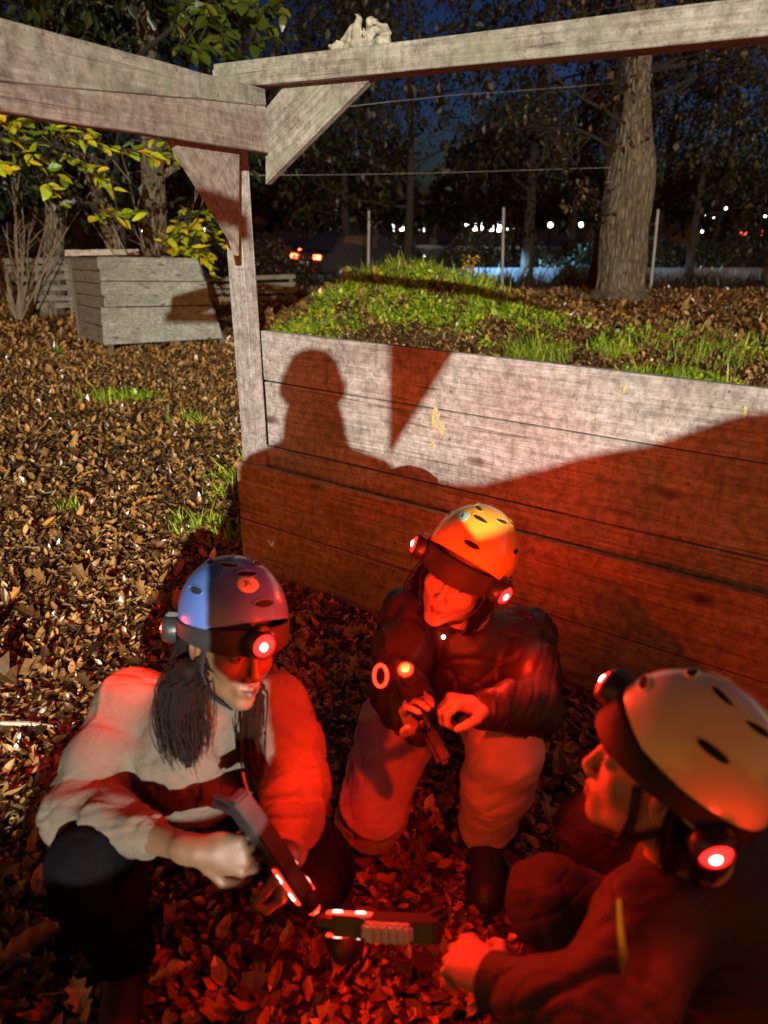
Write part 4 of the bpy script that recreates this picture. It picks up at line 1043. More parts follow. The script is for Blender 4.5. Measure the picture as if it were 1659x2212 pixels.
def car(base, yaw, label, col, tl_strength=14, head=True):
    root = thing('car', base, label, 'car', rz=yaw); R = Matrix.Rotation(yaw, 3, 'Z'); base = Vector(base)
    def W(x, y, z): return base + R @ Vector((x, y, z))          # x forward
    paint = simple('car_paint', col, .3, .3, .1, 5, coat=.6)
    prof_ = [(-2.15, .35), (-2.2, .62), (-2.12, .88), (-1.75, .95), (-1.35, 1.38), (-.9, 1.47), (.1, 1.45), (.95, .98), (1.85, .85), (2.12, .62), (2.1, .35)]
    V = []; F = []; ys = [-.86, -.80, 0, .80, .86]
    for j, yv in enumerate((-.88, -.78, .78, .88)):
        for (x, z) in prof_:
            ins = .14 if z > 1.0 else 0.0
            zz = z if j in (1, 2) else (z - .05 if z > .5 else z)
            V.append(W(x, yv * (1 - ins), zz))
    k = len(prof_)
    for j in range(3):
        for i in range(k): F.append([j * k + i, j * k + (i + 1) % k, (j + 1) * k + (i + 1) % k, (j + 1) * k + i])
    F.append(list(range(k))); F.append([3 * k + i for i in range(k - 1, -1, -1)])
    mb = MB(); mb.add(V, F); mb.build('body', paint, root)
    gl_ = simple('car_glass', (.02, .02, .025), .08, spec=.8)
    mb = MB(); mb.prism([W(-1.78, -.66, .99), W(-1.78, .66, .99), W(-1.39, .60, 1.36), W(-1.39, -.60, 1.36)], R @ Vector((-.012, 0, .006))); mb.build('rear_window', gl_, root)
    mb = MB(); mb.prism([W(1.0, -.66, 1.0), W(1.0, .66, 1.0), W(.2, .60, 1.42), W(.2, -.60, 1.42)], R @ Vector((.01, 0, .014))); mb.build('windscreen', gl_, root)
    for sy in (-1, 1):
        mb = MB(); mb.prism([W(-1.5, sy * .805, 1.0), W(.75, sy * .805, 1.0), W(.1, sy * .79, 1.36), W(-1.2, sy * .79, 1.36)], R @ Vector((0, sy * .012, 0))); mb.build('side_window', gl_, root)
        for sx in (-1.35, 1.35):
            mb = MB(); mb.lathe(W(sx, sy * .70, .32), R @ Vector((0, sy, 0)), [(.20, 0), (.32, .02), (.32, .17), (.20, .20)], 20); w_ = mb.build('wheel', simple('tyre', (.02, .02, .02), .8), root, smooth=True)
            mb = MB(); mb.lathe(W(sx, sy * .905, .32), R @ Vector((0, sy, 0)), [(.19, 0), (.17, .012), (.05, .02)], 14); mb.build('rim', simple('alloy', (.5, .5, .5), .3, 1), root, smooth=True)
        mb = MB(); mb.box(W(-2.175, sy * .62, .78), (.06, .34, .13), R, .01); mb.build('tail_light', emis('tail_red', (1, .05, .015), tl_strength), root)
        mb = MB(); mb.box(W(2.08, sy * .62, .66), (.07, .3, .12), R, .01); mb.build('headlight', emis('head_white', (.75, .9, 1), 12 if head else .0), root)
    mb = MB(); mb.box(W(-2.215, 0, .60), (.012, .5, .11), R, .003); mb.build('number_plate', emis('plate', (.9, .8, .6), .6), root)
    return root, W, R
cb = PY(655, 600, 23.0); cb.z = gz(cb.x, cb.y)
cr_, W, R_ = car(cb + Vector((1.75, 1.4, -.03)), rad(40), 'dark car with lit red tail lights parked just left of the mound, beyond the post', (.03, .03, .035), 34)
cb2 = PY(775, 590, 28.8); cb2.z = -.22
car(cb2, rad(12), 'second dark car with red tail lights on the road, half hidden behind the nearer one', (.05, .05, .055), 26)
cb3 = PY(-8, 590, 24.5); cb3.z = -.22
car(cb3, rad(0) + math.pi / 2 * .2, 'dark car with a red tail light glimpsed at the far left edge', (.05, .05, .05), 10)
for (loc, tgt, e) in (((-.9, 21.9, .42), (5.0, 23.6, -.05), 22000), ((9.0, 22.0, .42), (17, 23.6, .0), 2600)):
    l = bpy.data.lights.new('headlight_beam', 'SPOT'); l.energy = e; l.color = (.25, .60, 1.0); l.spot_size = rad(20); l.spot_blend = .7; l.shadow_soft_size = .05
    o = bpy.data.objects.new('headlight_beam', l); COL.objects.link(o); o.location = loc; o.rotation_euler = (Vector(tgt) - Vector(loc)).to_track_quat('-Z', 'Y').to_euler()

# far lit buildings and lamps
def building(px0, px1, py0, py1, y_, label, wcol, wstr, nwin, wallc=(.10, .10, .10)):
    a = PY(px0, py0, y_); b_ = PY(px1, py1, y_); root = thing('building', (a.x, y_, 0), label, 'building')
    mb = MB(); mb.box(((a.x + b_.x) / 2, y_ + 3, (a.z + .8) / 2 - .3), (b_.x - a.x, 6, a.z + 1.4)); mb.build('wall', simple('render_wall', wallc, .8), root)
    mb = MB(); mb.prism([(a.x - .3, y_ - .3, a.z + .4), (a.x - .3, y_ + 6.3, a.z + .4), (a.x - .3, y_ + 3, a.z + 2)], (b_.x - a.x + .6, 0, 0)); mb.build('roof', simple('roof_dark', (.04, .035, .03), .8), root)
    em = emis('lit_window', wcol, wstr); fr = simple('window_frame', (.2, .2, .2), .5)
    w = (b_.x - a.x) / nwin
    for i in range(nwin):
        cx = a.x + w * (i + .5); zc = (a.z + b_.z) / 2; hz = (a.z - b_.z) * random.uniform(.5, .8)
        mb = MB(); mb.box((cx, y_ - .04, zc), (w * .55, .06, hz)); f_ = mb.build('window', fr, root)
        mb = MB(); mb.box((cx, y_ - .08, zc), (w * .45, .02, hz * .86)); mb.build('pane', em, root)
    return root
building(842, 945, 478, 504, 62, 'long low building with white lit windows beyond the wood, above the mound', (1, .98, .85), 14, 6)
building(1000, 1140, 474, 506, 60, 'long building with bright white windows seen through the trees left of the oak', (.95, 1, .95), 20, 8)
building(1515, 1575, 438, 500, 66, 'tall building with yellow lit windows at the right, behind thin trees', (1, .85, .45), 9, 4, (.3, .27, .15))
building(1590, 1690, 490, 512, 58, 'low building with red lit windows at the right edge', (1, .08, .03), 4, 3)
building(300, 450, 487, 505, 55, 'low building with pale lit windows behind the barricade trees', (.85, 1, 1), 8, 7)
M_DARKP = simple('dark_pole', (.01, .01, .01), .8, spec=.05)
def far_lamp(px, py, y_, r, s, label, col=(1, 1, .97)):
    c = PY(px, py, y_); root = thing('street_lamp', (c.x, y_, 0), label, 'street lamp')
    mb = MB(); mb.tube([(c.x, y_ + .1, -.2), (c.x, y_ + .1, c.z + .1)], [.05, .035], 8); mb.build('pole', M_DARKP, root, smooth=True)
    mb = MB(); mb.lathe(c + Vector((0, .05, 0)), (0, -1, 0), [(r * 1.2, 0), (r * 1.25, .05), (r, .08)], 12); mb.build('lamp_housing', M_POST, root)
    mb = MB(); mb.lathe(c + Vector((0, -.03, 0)), (0, -1, 0), [(r, 0), (r * .8, .06), (r * .3, .09)], 14); mb.build('lamp_glass', emis('lamp_glow', col, s), root, smooth=True)
far_lamp(1189, 486, 44, .13, 22, 'bright white lamp glowing left of the oak, the left one of two')
far_lamp(1255, 485, 44, .12, 20, 'bright white lamp nearest the oak, just left of its trunk')
for (px, py, r, lab) in ((1541, 470, .05, 'tiny warm lamp in the middle of the yellow lit building'), (1522, 463, .09, 'white lamp left of the yellow lit building'), (1567, 450, .09, 'white lamp at the top of the yellow lit building'), (1516, 500, .09, 'bluish lamp low by the yellow lit building'), (1652, 467, .07, 'small white lamp at the right picture edge'), (321, 497, .10, 'blue white lamp behind the barricade between two trunks')):
    far_lamp(px, py, 43, r * .75, 12, lab, (.7, .95, 1) if 'blu' in lab else (1, 1, .9))
# open the sight lines to the far lights: the wood has gaps there
# ================================================================== people
def skinmat(name, col):
    m, nt, b = mat_new(name)
    n = nz(nt, 35, 4, .6, mapping(nt, (1, 1, 1)).outputs[0])
    r = ramp(nt, [(0.3, tuple(c * .82 for c in col)), (.7, tuple(min(1, c * 1.1) for c in col))], n.outputs[0])
    at = nt.nodes.new('ShaderNodeAttribute'); at.attribute_name = 'lip'
    mx = mixc(nt, 'MIX', at.outputs['Fac'], r.outputs[0], (col[0] * .42, col[1] * .22, col[2] * .24))
    nt.links.new(mx.outputs[0], b.inputs['Base Color']); b.inputs['Roughness'].default_value = .55
    b.inputs['Subsurface Weight'].default_value = .12; b.inputs['Subsurface Radius'].default_value = (.02, .008, .004)
    bump(nt, b, nz(nt, 400, 2, .5, mapping(nt, (1, 1, 1)).outputs[0]).outputs[0], .08, .002)
    return m
def cloth(name, col, rough=.8, scale=250, spec=.3, var=.15, sheen=.0, bs=.25):
    m, nt, b = mat_new(name)
    mp = mapping(nt, (1, 1, 1)); n = nz(nt, 9, 5, .65, mp.outputs[0]); w = nz(nt, scale, 2, .5, mp.outputs[0])
    r = ramp(nt, [(0.3, tuple(c * (1 - var) for c in col)), (.7, tuple(min(1, c * (1 + var)) for c in col))], n.outputs[0])
    nt.links.new(r.outputs[0], b.inputs['Base Color']); b.inputs['Roughness'].default_value = rough
    b.inputs['Specular IOR Level'].default_value = spec; b.inputs['Sheen Weight'].default_value = sheen
    cr = nz(nt, 16, 3, .55, mp.outputs[0], 2.2)
    rg = ramp(nt, [(.42, (0, 0, 0)), (.5, (1, 1, 1)), (.58, (0, 0, 0))], cr.outputs[0])
    m0 = nt.nodes.new('ShaderNodeMath'); m0.operation = 'MULTIPLY_ADD'; m0.inputs[1].default_value = .22
    nt.links.new(rg.outputs[0], m0.inputs[0]); nt.links.new(n.outputs[0], m0.inputs[2])
    mx = nt.nodes.new('ShaderNodeMath'); mx.operation = 'MULTIPLY_ADD'; mx.inputs[1].default_value = .18
    nt.links.new(w.outputs[0], mx.inputs[0]); nt.links.new(m0.outputs[0], mx.inputs[2])
    bump(nt, b, mx.outputs[0], bs, .006)
    return m
M_RED_LENS = emis('lit_red_lens', (1.0, .018, .015), 3.0)
M_HOT = emis('lit_lamp_core', (1.0, .50, .38), 16)
M_RINGW = emis('led_ring_glow', (1, .55, .42), 5)
M_STRIP = emis('red_led_strip', (1.0, .03, .012), 3.5)
M_BLACKP = simple('black_plastic', (.022, .02, .02), .38, var=.3, scale=30, bumps=.05)
M_GREYP = simple('grey_plastic', (.55, .60, .62), .4, var=.15, scale=30)
M_STRAP = cloth('black_elastic_strap', (.018, .016, .018), .7)

def headframe(f, up):
    f = Vector(f).normalized(); up = Vector(up); z = (up - f * f.dot(up)).normalized(); x = f.cross(z)
    return Matrix((x, f, z)).transposed()
class Head:
    def __init__(s, c, f, up, k=1.05): s.c = Vector(c); s.R = headframe(f, up); s.s = k
    def p(s, x, y, z): return s.c + s.R @ (Vector((x, y, z)) * s.s)
    def d(s, x, y, z): return s.R @ Vector((x, y, z))
    def add(s, F):
        k = s.s; R = np.array(s.R)
        def e(c, r, kk=.012, sub=False): F.ell(s.p(*c), [q * k for q in r], R, kk, sub)
        def cp(a, b, ra, rb, kk=.01, sub=False): F.cap(s.p(*a), s.p(*b), ra * k, rb * k, kk, sub)
        e((0, -.012, .032), (.075, .094, .082)); e((0, .018, -.035), (.061, .070, .078), .03)
        for q in (-1, 1):
            cp((q * .046, .0, -.060), (q * .009, .064, -.103), .018, .014, .028)
            e((q * .036, .058, -.030), (.024, .020, .022), .02)
        e((0, .072, -.103), (.016, .015, .015), .020)
        cp((-.034, .080, .024), (.034, .080, .024), .011, .011, .018)
        e((0, .078, -.070), (.026, .016, .020), .016)
        for q in (-1, 1): e((q * .031, .094, .002), (.017, .012, .011), .01, True)
        for q in (-1, 1): e((q * .031, .076, .001), (.0135, .0125, .0115), .003)
        cp((0, .084, .016), (0, .1045, -.033), .0060, .0092, .011); e((0, .1045, -.037), (.0095, .0090, .0078), .005)
        for q in (-1, 1): e((q * .0115, .097, -.042), (.0075, .010, .0065), .005)
        for q in (-1, 1):
            cp((q * .021, .082, -.071), (0, .0950, -.0650), .0035, .0056, .004)
            cp((q * .018, .082, -.0735), (0, .0935, -.0785), .0035, .0064, .004)
            cp((q * .023, .086, -.0715), (0, .101, -.0712), .0013, .0016, .002, True)
            e((q * .079, -.008, -.008), (.010, .021, .032), .006); e((q * .086, -.004, -.004), (.006, .011, .018), .004, True)
def lipmask(V, H):
    q = (V - np.array(H.c)) @ np.array(H.R) / H.s
    d = ((q[:, 0] / .023) ** 2 + ((q[:, 1] - .092) / .016) ** 2 + ((q[:, 2] + .0715) / .0105) ** 2)
    return np.clip(1.6 - 1.6 * d, 0, 1).astype(np.float32)
def hand(F, W, D, N, side=1, curl=(.6, .6, .6, .6), s=1.0, thumb=.5, k=.0035):
    W = Vector(W); D = Vector(D).normalized(); N = Vector(N); N = (N - D * N.dot(D)).normalized(); A = D.cross(N) * side
    kn = []
    for i, (a, l) in enumerate(((.030, .090), (.010, .095), (-.010, .090), (-.028, .081))):
        kn.append(W + (D * l + A * a) * s)
    R = np.array(Matrix((A, D, N)).transposed())
    F.ell(W + D * .050 * s, (.041 * s, .052 * s, .0165 * s), R, .01)
    for q in kn: F.cap(W + (q - W) * .15, q, .0150 * s, .0105 * s, .01)
    F.cap(W - D * .03 * s, W + D * .03 * s, .026 * s, .024 * s, .02, sq=(tuple(N), 1.25))
    for i in range(4):
        L = (.074, .082, .076, .060)[i] * s; c = curl[i] if hasattr(curl, '__len__') else curl
        q = kn[i]; th = 0; rr = (.0092, .0094, .0088, .0078)[i] * s
        sp = A * (.07, .02, -.03, -.09)[i]
        for j, (fr, dg) in enumerate(((.46, 70), (.30, 85), (.24, 55))):
            th += rad(dg) * c; dd = ((D + sp) * math.cos(th) + N * math.sin(th)).normalized()
            e = q + dd * L * fr; F.cap(q, e, rr * (1 - .09 * j), rr * (1 - .09 * (j + 1)), k); q = e
    q = W + (D * .022 + A * .030) * s; rr = .0125 * s
    dirs = [(A * .75 + D * .75 + N * .30), (A * (.55 - .5 * thumb) + D * .8 + N * (.2 + .6 * thumb)), (A * (.3 - .7 * thumb) + D * .85 + N * (.2 + .8 * thumb))]
    F.cap(W + (D * .01 + A * .012) * s, q, .014 * s, rr, .01)
    for j, (dd, l) in enumerate(zip(dirs, (.040, .032, .024))):
        e = q + dd.normalized() * l * s; F.cap(q, e, rr * (1 - .12 * j), rr * (1 - .12 * (j + 1)), .005); q = e

def tilted(H, deg):
    a = rad(deg); return Head(H.c, H.d(0, math.cos(a), math.sin(a)), H.d(0, -math.sin(a), math.cos(a)), H.s)
def helmet(H, parent, mat, sticker=None, mark=True, dz=0.020, tip=8):
    H = tilted(H, tip)
    rx, ry, rz = .104, .128, .122; cy, cz = -.010, .032 + dz
    def pt(az, el, k=1.0):
        ce = math.cos(el); a = az
        sx = math.copysign(abs(math.sin(a)) ** .92, math.sin(a)); sy = math.copysign(abs(math.cos(a)) ** .92, math.cos(a))
        return H.p(rx * k * ce * sx, cy + ry * k * ce * sy, cz + rz * k * math.sin(el))
    n = 64; m_ = 18; V = []; F = []
    def rim(a):
        c = math.cos(a); return math.asin(max(-.8, min(.8, (-.022 + .040 * c - .016 * math.exp(-((abs(a if a <= math.pi else a - 2 * math.pi) - 1.75) / .45) ** 2)) / rz)))
    for layer, kk in ((0, 1.0), (1, .955)):
        for i in range(m_ + 1):
            for j in range(n):
                a = 2 * math.pi * j / n; r0 = rim(a); el = r0 + (math.pi / 2 - r0) * (i / m_)
                k2 = kk * (1.0 + (.012 if i == 0 else .006 if i == 1 else 0)) * (1 - .006 * (0.5 + .5 * math.cos(a * 2)) * math.exp(-((el - .8) / .25) ** 2))
                V.append(pt(a, el, k2))
    off = (m_ + 1) * n
    for L in (0, off):
        for i in range(m_):
            for j in range(n):
                f = [L + i * n + j, L + i * n + (j + 1) % n, L + (i + 1) * n + (j + 1) % n, L + (i + 1) * n + j]
                F.append(f if L == 0 else f[::-1])
    for j in range(n): F.append([j, off + j, off + (j + 1) % n, (j + 1) % n])
    mb = MB(); mb.add(V, F); shell = mb.build('helmet', mat, parent, Matrix.Translation(H.c) @ H.R.to_4x4(), smooth=True)
    Mh = Matrix.Translation(H.c) @ H.R.to_4x4()
    def patch(az, el, wa, we, k=1.004, kk=20, dome=True):
        ce = max(.2, math.cos(el)); V = [pt(az, el, k)]; F = []
        for ring in (.5, .9, 1.0):
            for i in range(kk):
                t = 2 * math.pi * i / kk
                V.append(pt(az + math.cos(t) * wa * ring / ce / rx, el + math.sin(t) * we * ring / rz, k if ring < 1 else .992))
        for i in range(kk): F.append([0, 1 + i, 1 + (i + 1) % kk])
        for r_ in range(2):
            for i in range(kk): F.append([1 + r_ * kk + i, 1 + (r_ + 1) * kk + i, 1 + (r_ + 1) * kk + (i + 1) % kk, 1 + r_ * kk + (i + 1) % kk])
        return MB().add(V, F)
    M_VENT = simple('vent_dark', (.006, .006, .006), .9)
    M_LIP = mat
    for az, el in ((-4, 24), (10, 55), (48, 66), (-48, 66), (84, 30), (-84, 30), (180, 58), (150, 26), (-150, 26), (112, 62), (-112, 62)):
        patch(rad(az), rad(el), .0185, .0072, 1.003).build('vent', M_VENT, shell, Mh, smooth=True)
        rp = [pt(rad(az) + math.cos(t) * .0200 / max(.2, math.cos(rad(el))) / rx, rad(el) + math.sin(t) * .0086 / rz, 1.004) for t in np.linspace(0, 2 * math.pi, 25)]
        mb = MB(); mb.tube(rp, .0017, 6, False); mb.build('vent_rim', mat, shell, Mh, smooth=True)
    if sticker:
        az, el, w_, col = sticker
        st = patch(rad(az), rad(el), w_, w_, 1.004).build('sticker', simple('sticker', col, .45, var=.05), shell, Mh, smooth=True)
        if mark:
            pts = [pt(rad(az) + (w_ * .55 * u) / rx / math.cos(rad(el)), rad(el) + w_ * .6 * v / rz, 1.006) for u, v in ((-.5, -.3), (-.1, .5), (.15, .1), (.4, .55), (.1, -.2), (.6, -.5))]
            mb = MB(); mb.tube(pts, .0013 * H.s, 5); tag(mb.build('scribble', M_VENT, shell, Mh), 'small dark scribbled mark on the round sticker')
    return shell
def headset(H, parent, azs, energy=.5, tilt=0.0, hgt=.030, strapcol=None, bz=0.0, tip=8):
    H = tilted(H, tip)
    """wide black band over the helmet's rim with lit red lamp pods at the given azimuths"""
    rx, ry = .1095, .1335; n = 60
    def c(a, z, k=1.0):
        return H.p(rx * k * math.sin(a), -.010 + ry * k * math.cos(a), z + bz + tilt * math.cos(a))
    V = []; F = []
    for j in range(n):
        a = 2 * math.pi * j / n; fr = max(0, math.cos(a)); h0 = hgt * (.55 + .45 * fr)
        zc = .012
        for (z, k) in ((-h0, .985), (-h0 * .9, 1.0), (h0 * .9, 1.0), (h0, .985), (h0, .93), (-h0, .93)): V.append(c(a, zc + z, k))
    for j in range(n):
        for i in range(6): F.append([j * 6 + i, j * 6 + (i + 1) % 6, ((j + 1) % n) * 6 + (i + 1) % 6, ((j + 1) % n) * 6 + i])
    mb = MB(); mb.add(V, F); band = mb.build('headset_band', M_STRAP, parent, Matrix.Translation(H.c) @ H.R.to_4x4(), smooth=True)
    Mh = Matrix.Translation(H.c) @ H.R.to_4x4()
    for (az, e_, dz) in azs:
        a = rad(az); q = c(a, .010 + dz, 1.0); out = H.R @ Vector((math.sin(a) * 1.0, math.cos(a), -.05)).normalized(); s = H.s
        mb = MB(); mb.lathe(q - out * .006, out, [(.030 * s, 0), (.031 * s, .014 * s), (.028 * s, .026 * s), (.0235 * s, .030 * s), (.0225 * s, .022 * s)], 26)
        up_ = H.R @ Vector((0, 0, 1)); mb.box(q + up_ * .020 * s + out * .004, (.022 * s, .03 * s, .03 * s), H.R @ Matrix.Rotation(-a, 3, 'Z'), .004)
        pod = mb.build('lamp_pod', M_BLACKP, band, Mh, smooth=True)
        mb = MB(); mb.lathe(q + out * .014 * s, out, [(.0225 * s, 0), (.0215 * s, .006 * s), (.017 * s, .012 * s), (.012 * s, .0135 * s)], 24); mb.build('red_lens', M_RED_LENS, band, Mh, smooth=True)
        sd = out.cross(up_).normalized()
        mb = MB()
        mb.lathe(q + out * .0270 * s + sd * .004 * s, out, [(.0082 * s, 0), (.0070 * s, .002 * s), (.003 * s, .0036 * s)], 14); mb.build('lamp_core', M_HOT, band, Mh, smooth=True)
        l = bpy.data.lights.new('red_lamp', 'SPOT'); l.energy = e_; l.spot_size = rad(135); l.spot_blend = 0.9; l.color = (1.0, .022, .004); l.shadow_soft_size = .012
        o = bpy.data.objects.new('red_lamp_light', l); COL.objects.link(o); o.location = q + out * .038 * s; o.rotation_euler = (out + Vector((0, 0, .15 if abs(az) > 150 else -.6))).to_track_quat('-Z', 'Y').to_euler()
        l = bpy.data.lights.new('red_spill', 'POINT'); l.energy = min(.9, .25 + e_ * .03); l.color = (1.0, .03, .012); l.shadow_soft_size = .02
        o = bpy.data.objects.new('red_spill_light', l); COL.objects.link(o); o.location = q + out * .055 * s
    return band
def gun(name, label, muzzle, grip, up, s=1.0, strip=True, tip=True, cover=True, tip_e=2.5):
    """toy tagger: x = towards the muzzle"""
    mz, gr = Vector(muzzle), Vector(grip); x = (mz - gr).normalized(); up = Vector(up); z = (up - x * x.dot(up)).normalized(); y = z.cross(x)
    R = Matrix((x, y, z)).transposed(); L = (mz - gr).length
    root = thing(name, gr, label, 'toy gun'); Mg = Matrix.Translation(gr) @ R.to_4x4()
    def W(a, b, c): return gr + R @ Vector((a, b, c))
    mb = MB()
    prof_ = [(-.06, .022), (-.05, .050), (.02, .056), (L * .55, .050), (L * .62, .040), (L * .95, .034), (L, .026), (L, -.010), (L * .6, -.018), (L * .55, -.034), (.05, -.034), (-.03, -.026)]
    bm = bmesh.new(); vs = [bm.verts.new(W(a * 1, -.022 * s, c * s)) for a, c in prof_]; f = bm.faces.new(vs)
    r_ = bmesh.ops.extrude_face_region(bm, geom=[f]); bmesh.ops.translate(bm, vec=y * .044 * s, verts=[v for v in r_['geom'] if isinstance(v, bmesh.types.BMVert)])
    bmesh.ops.bevel(bm, geom=list(bm.edges), offset=.005 * s, segments=2, affect='EDGES'); bm.verts.ensure_lookup_table()
    mb.add([v.co.copy() for v in bm.verts], [[v.index for v in f.verts] for f in bm.faces]); bm.free()
    body = mb.build('body', M_BLACKP, root, Mg)
    mb = MB(); mb.box(W(-.025, 0, -.075 * s), (.040 * s, .034 * s, .11 * s), R @ Matrix.Rotation(rad(14), 3, 'Y'), .009); mb.build('grip', M_BLACKP, root, Mg)
    mb = MB(); mb.tube([W(.005, 0, -.030 * s), W(.018, 0, -.062 * s), W(.048, 0, -.066 * s), W(.058, 0, -.032 * s)], .004 * s, 8); mb.build('trigger_guard', M_BLACKP, root, Mg, smooth=True)
    mb = MB(); mb.lathe(W(L - .004, 0, .010 * s), x, [(.021 * s, 0), (.021 * s, .035 * s), (.018 * s, .040 * s), (.014 * s, .036 * s)], 20); mb.build('barrel_tip', M_BLACKP, root, Mg, smooth=True)
    if tip:
        mb = MB(); mb.lathe(W(L + .026 * s, 0, .010 * s), x, [(.0165 * s, 0), (.0165 * s, .012 * s), (.011 * s, .019 * s)], 18); mb.build('red_muzzle_lamp', M_STRIP, root, Mg, smooth=True)
        if tip_e:
            l = bpy.data.lights.new('muzzle_lamp', 'POINT'); l.energy = tip_e; l.color = (1.0, .022, .004); l.shadow_soft_size = .01
            o = bpy.data.objects.new('muzzle_light', l); COL.objects.link(o); o.location = W(L + .075 * s, 0, .01 * s)
    if cover:
        mb = MB(); mb.box(W(L * .22, 0, .058 * s), (L * .62, .040 * s, .022 * s), R, .006)
        for i in range(5): mb.box(W(L * .02 + i * .014, 0, .071 * s), (.006, .038 * s, .006), R, .0015)
        mb.build('top_cover', M_GREYP, root, Mg)
    if strip:
        for sy in (-1, 1):
            mb = MB(); mb.box(W(L * .78, sy * .0235 * s, .012 * s), (.085, .003, .020 * s), R, .001); st = mb.build('led_strip', M_STRIP, root, Mg)
            for dx in (-.022, .022):
                mb = MB(); mb.tube([W(L * .78 + dx + math.cos(t) * .009, sy * .0262 * s, .012 * s + math.sin(t) * .006 * s) for t in np.linspace(0, 2 * math.pi, 15)], .0011, 5, False); mb.build('led_ring', M_RINGW, st, Mg)
    return root, W

def bounds(pts, m):
    a = np.array([list(p) for p in pts]); return a.min(0) - m, a.max(0) + m
def leg_chain(F, hip, knee, ankle, toe, w=1.0, k=.03, foot=True):
    F.chain([hip, hip.lerp(knee, .5), knee], [.082 * w, .070 * w, .054 * w], k)
    F.chain([knee, knee.lerp(ankle, .35), ankle], [.054 * w, .055 * w, .036 * w], k)
    if foot: F.chain([ankle, ankle.lerp(toe, .5), toe], [.026, .022, .018], .008)
def person(label, H, neck, shL, elL, wrL, shR, elR, wrR, chest, hip, hipL, knL, anL, toL, hipR, knR, anR, toR, hands, skin, mats, puff=1.0, fold=.010, seed=1, sleeve_end=.10, sleeve_r=None, h=.004, standing=False, collar=True, trouser_w=1.0):
    root = thing('person', (hip.x, hip.y, 0), label, 'person')
    allp = [H.c, neck, shL, elL, wrL, shR, elR, wrR, chest, hip, knL, anL, toL, knR, anR, toR, H.p(0, .1, .15), H.p(0, -.1, .15)] + [Vector(x_['W']) + Vector(x_['D']).normalized() * .19 for x_ in hands]
    lo, hi = bounds(allp, .15)
    F = Field(lo, hi, h); H.add(F)
    F.cap(H.p(0, -.018, -.06), neck, .052, .056, .02); F.cap(neck, chest, .075, .12, .04)
    F.chain([chest, hip], [.12, .11], .05)
    for sh, el, wr in ((shL, elL, wrL), (shR, elR, wrR)):
        F.cap(neck.lerp(chest, .25), sh, .06, .048, .03); F.chain([sh, el], [.046, .036], .02); F.chain([el, el.lerp(wr, .3), wr], [.036, .037, .024], .02)
    for a in ((hipL, knL, anL, toL), (hipR, knR, anR, toR)): leg_chain(F, *a, w=.9)
    for a in hands: hand(F, **a)
    V, Q = F.mesh(); V = relax(V, Q, 1, .4)
    body = npmesh('body', V, Q, skin, root, None, True)
    at = body.data.attributes.new('lip', 'FLOAT', 'POINT'); at.data.foreach_set('value', lipmask(V, H))
    # trousers
    hc = max(h, .006)
    F = Field(lo, hi, hc); w = 1.18 * trouser_w
    for (a, b_, c_, t_) in ((hipL, knL, anL, toL), (hipR, knR, anR, toR)):
        F.chain([a, a.lerp(b_, .5), b_], [.098 * w, .086 * w, .070 * w], .04); F.chain([b_, b_.lerp(c_, .4), b_.lerp(c_, 1.0)], [.070 * w, .071 * w, .060 * w], .03)
    F.ell(hip, (.155, .135, .12), k=.05)
    V, Q = F.mesh(); V = relax(V, Q, 2); V = folds(V, Q, .007, (.3, .2, 1), 38, seed + 3)
    npmesh('trousers', V, Q, mats['trousers'], root, None, True)
    # jacket
    F = Field(lo, hi, hc); u = 1.0 * puff
    F.chain([neck.lerp(chest, .35), chest, chest.lerp(hip, .6), chest.lerp(hip, .93)], [.105 * u, .150 * u, .155 * u, .150 * u], .06)
    for sh, el, wr in ((shL, elL, wrL), (shR, elR, wrR)):
        F.cap(neck.lerp(chest, .30), sh, .085 * u, .078 * u, .05)
        e = el.lerp(wr, 1 - (sleeve_end if wr is wrL else (sleeve_r or sleeve_end)))
        F.chain([sh, sh.lerp(el, .55), el], [.080 * u, .074 * u, .068 * u], .04); F.chain([el, el.lerp(e, .5), e], [.068 * u, .062 * u, .044 * u], .03)
        F.cap(e, e + (wr - el).normalized() * .012, .037, .037, .008)
    V, Q = F.mesh(); V = relax(V, Q, 2); V = folds(V, Q, fold, tuple((neck - hip).normalized()), 30, seed)
    npmesh('jacket', V, Q, mats['jacket'], root, None, True)
    if collar:
        ax = (H.c - neck).normalized(); mb = MB(); c0 = neck + ax * .0
        V = []; n = 28; Fc = []
        ex = ax.orthogonal().normalized(); ey = ax.cross(ex)
        for (r_, z) in ((.080, -.03), (.074, .012), (.068, .040), (.063, .042), (.060, .010), (.062, -.03)):
            for i in range(n):
                t = 2 * math.pi * i / n; V.append(c0 + (ex * math.cos(t) + ey * math.sin(t)) * r_ * (1 + .05 * math.sin(t * 3 + seed)) * u + ax * (z + .005 * math.sin(t * 2)))
        for i in range(5):
            for j in range(n): Fc.append([i * n + j, i * n + (j + 1) % n, (i + 1) * n + (j + 1) % n, (i + 1) * n + j])
        mb.add(V, Fc); mb.build('collar', mats['jacket'], root, smooth=True)
    for sh, el, wr in ((shL, elL, wrL), (shR, elR, wrR)):        # knitted cuffs
        fr = sleeve_end if wr is wrL else (sleeve_r or sleeve_end); e = el.lerp(wr, 1 - fr); ax = (wr - el).normalized(); rc = .044 - .006
        mb = MB(); mb.lathe(e - ax * .012, ax, [(.036, 0), (.0445, .002), (.0455, .010), (.0435, .020), (.0450, .030), (.0430, .040), (.036, .042)], 26); mb.build('cuff', mats['jacket'], root, smooth=True)
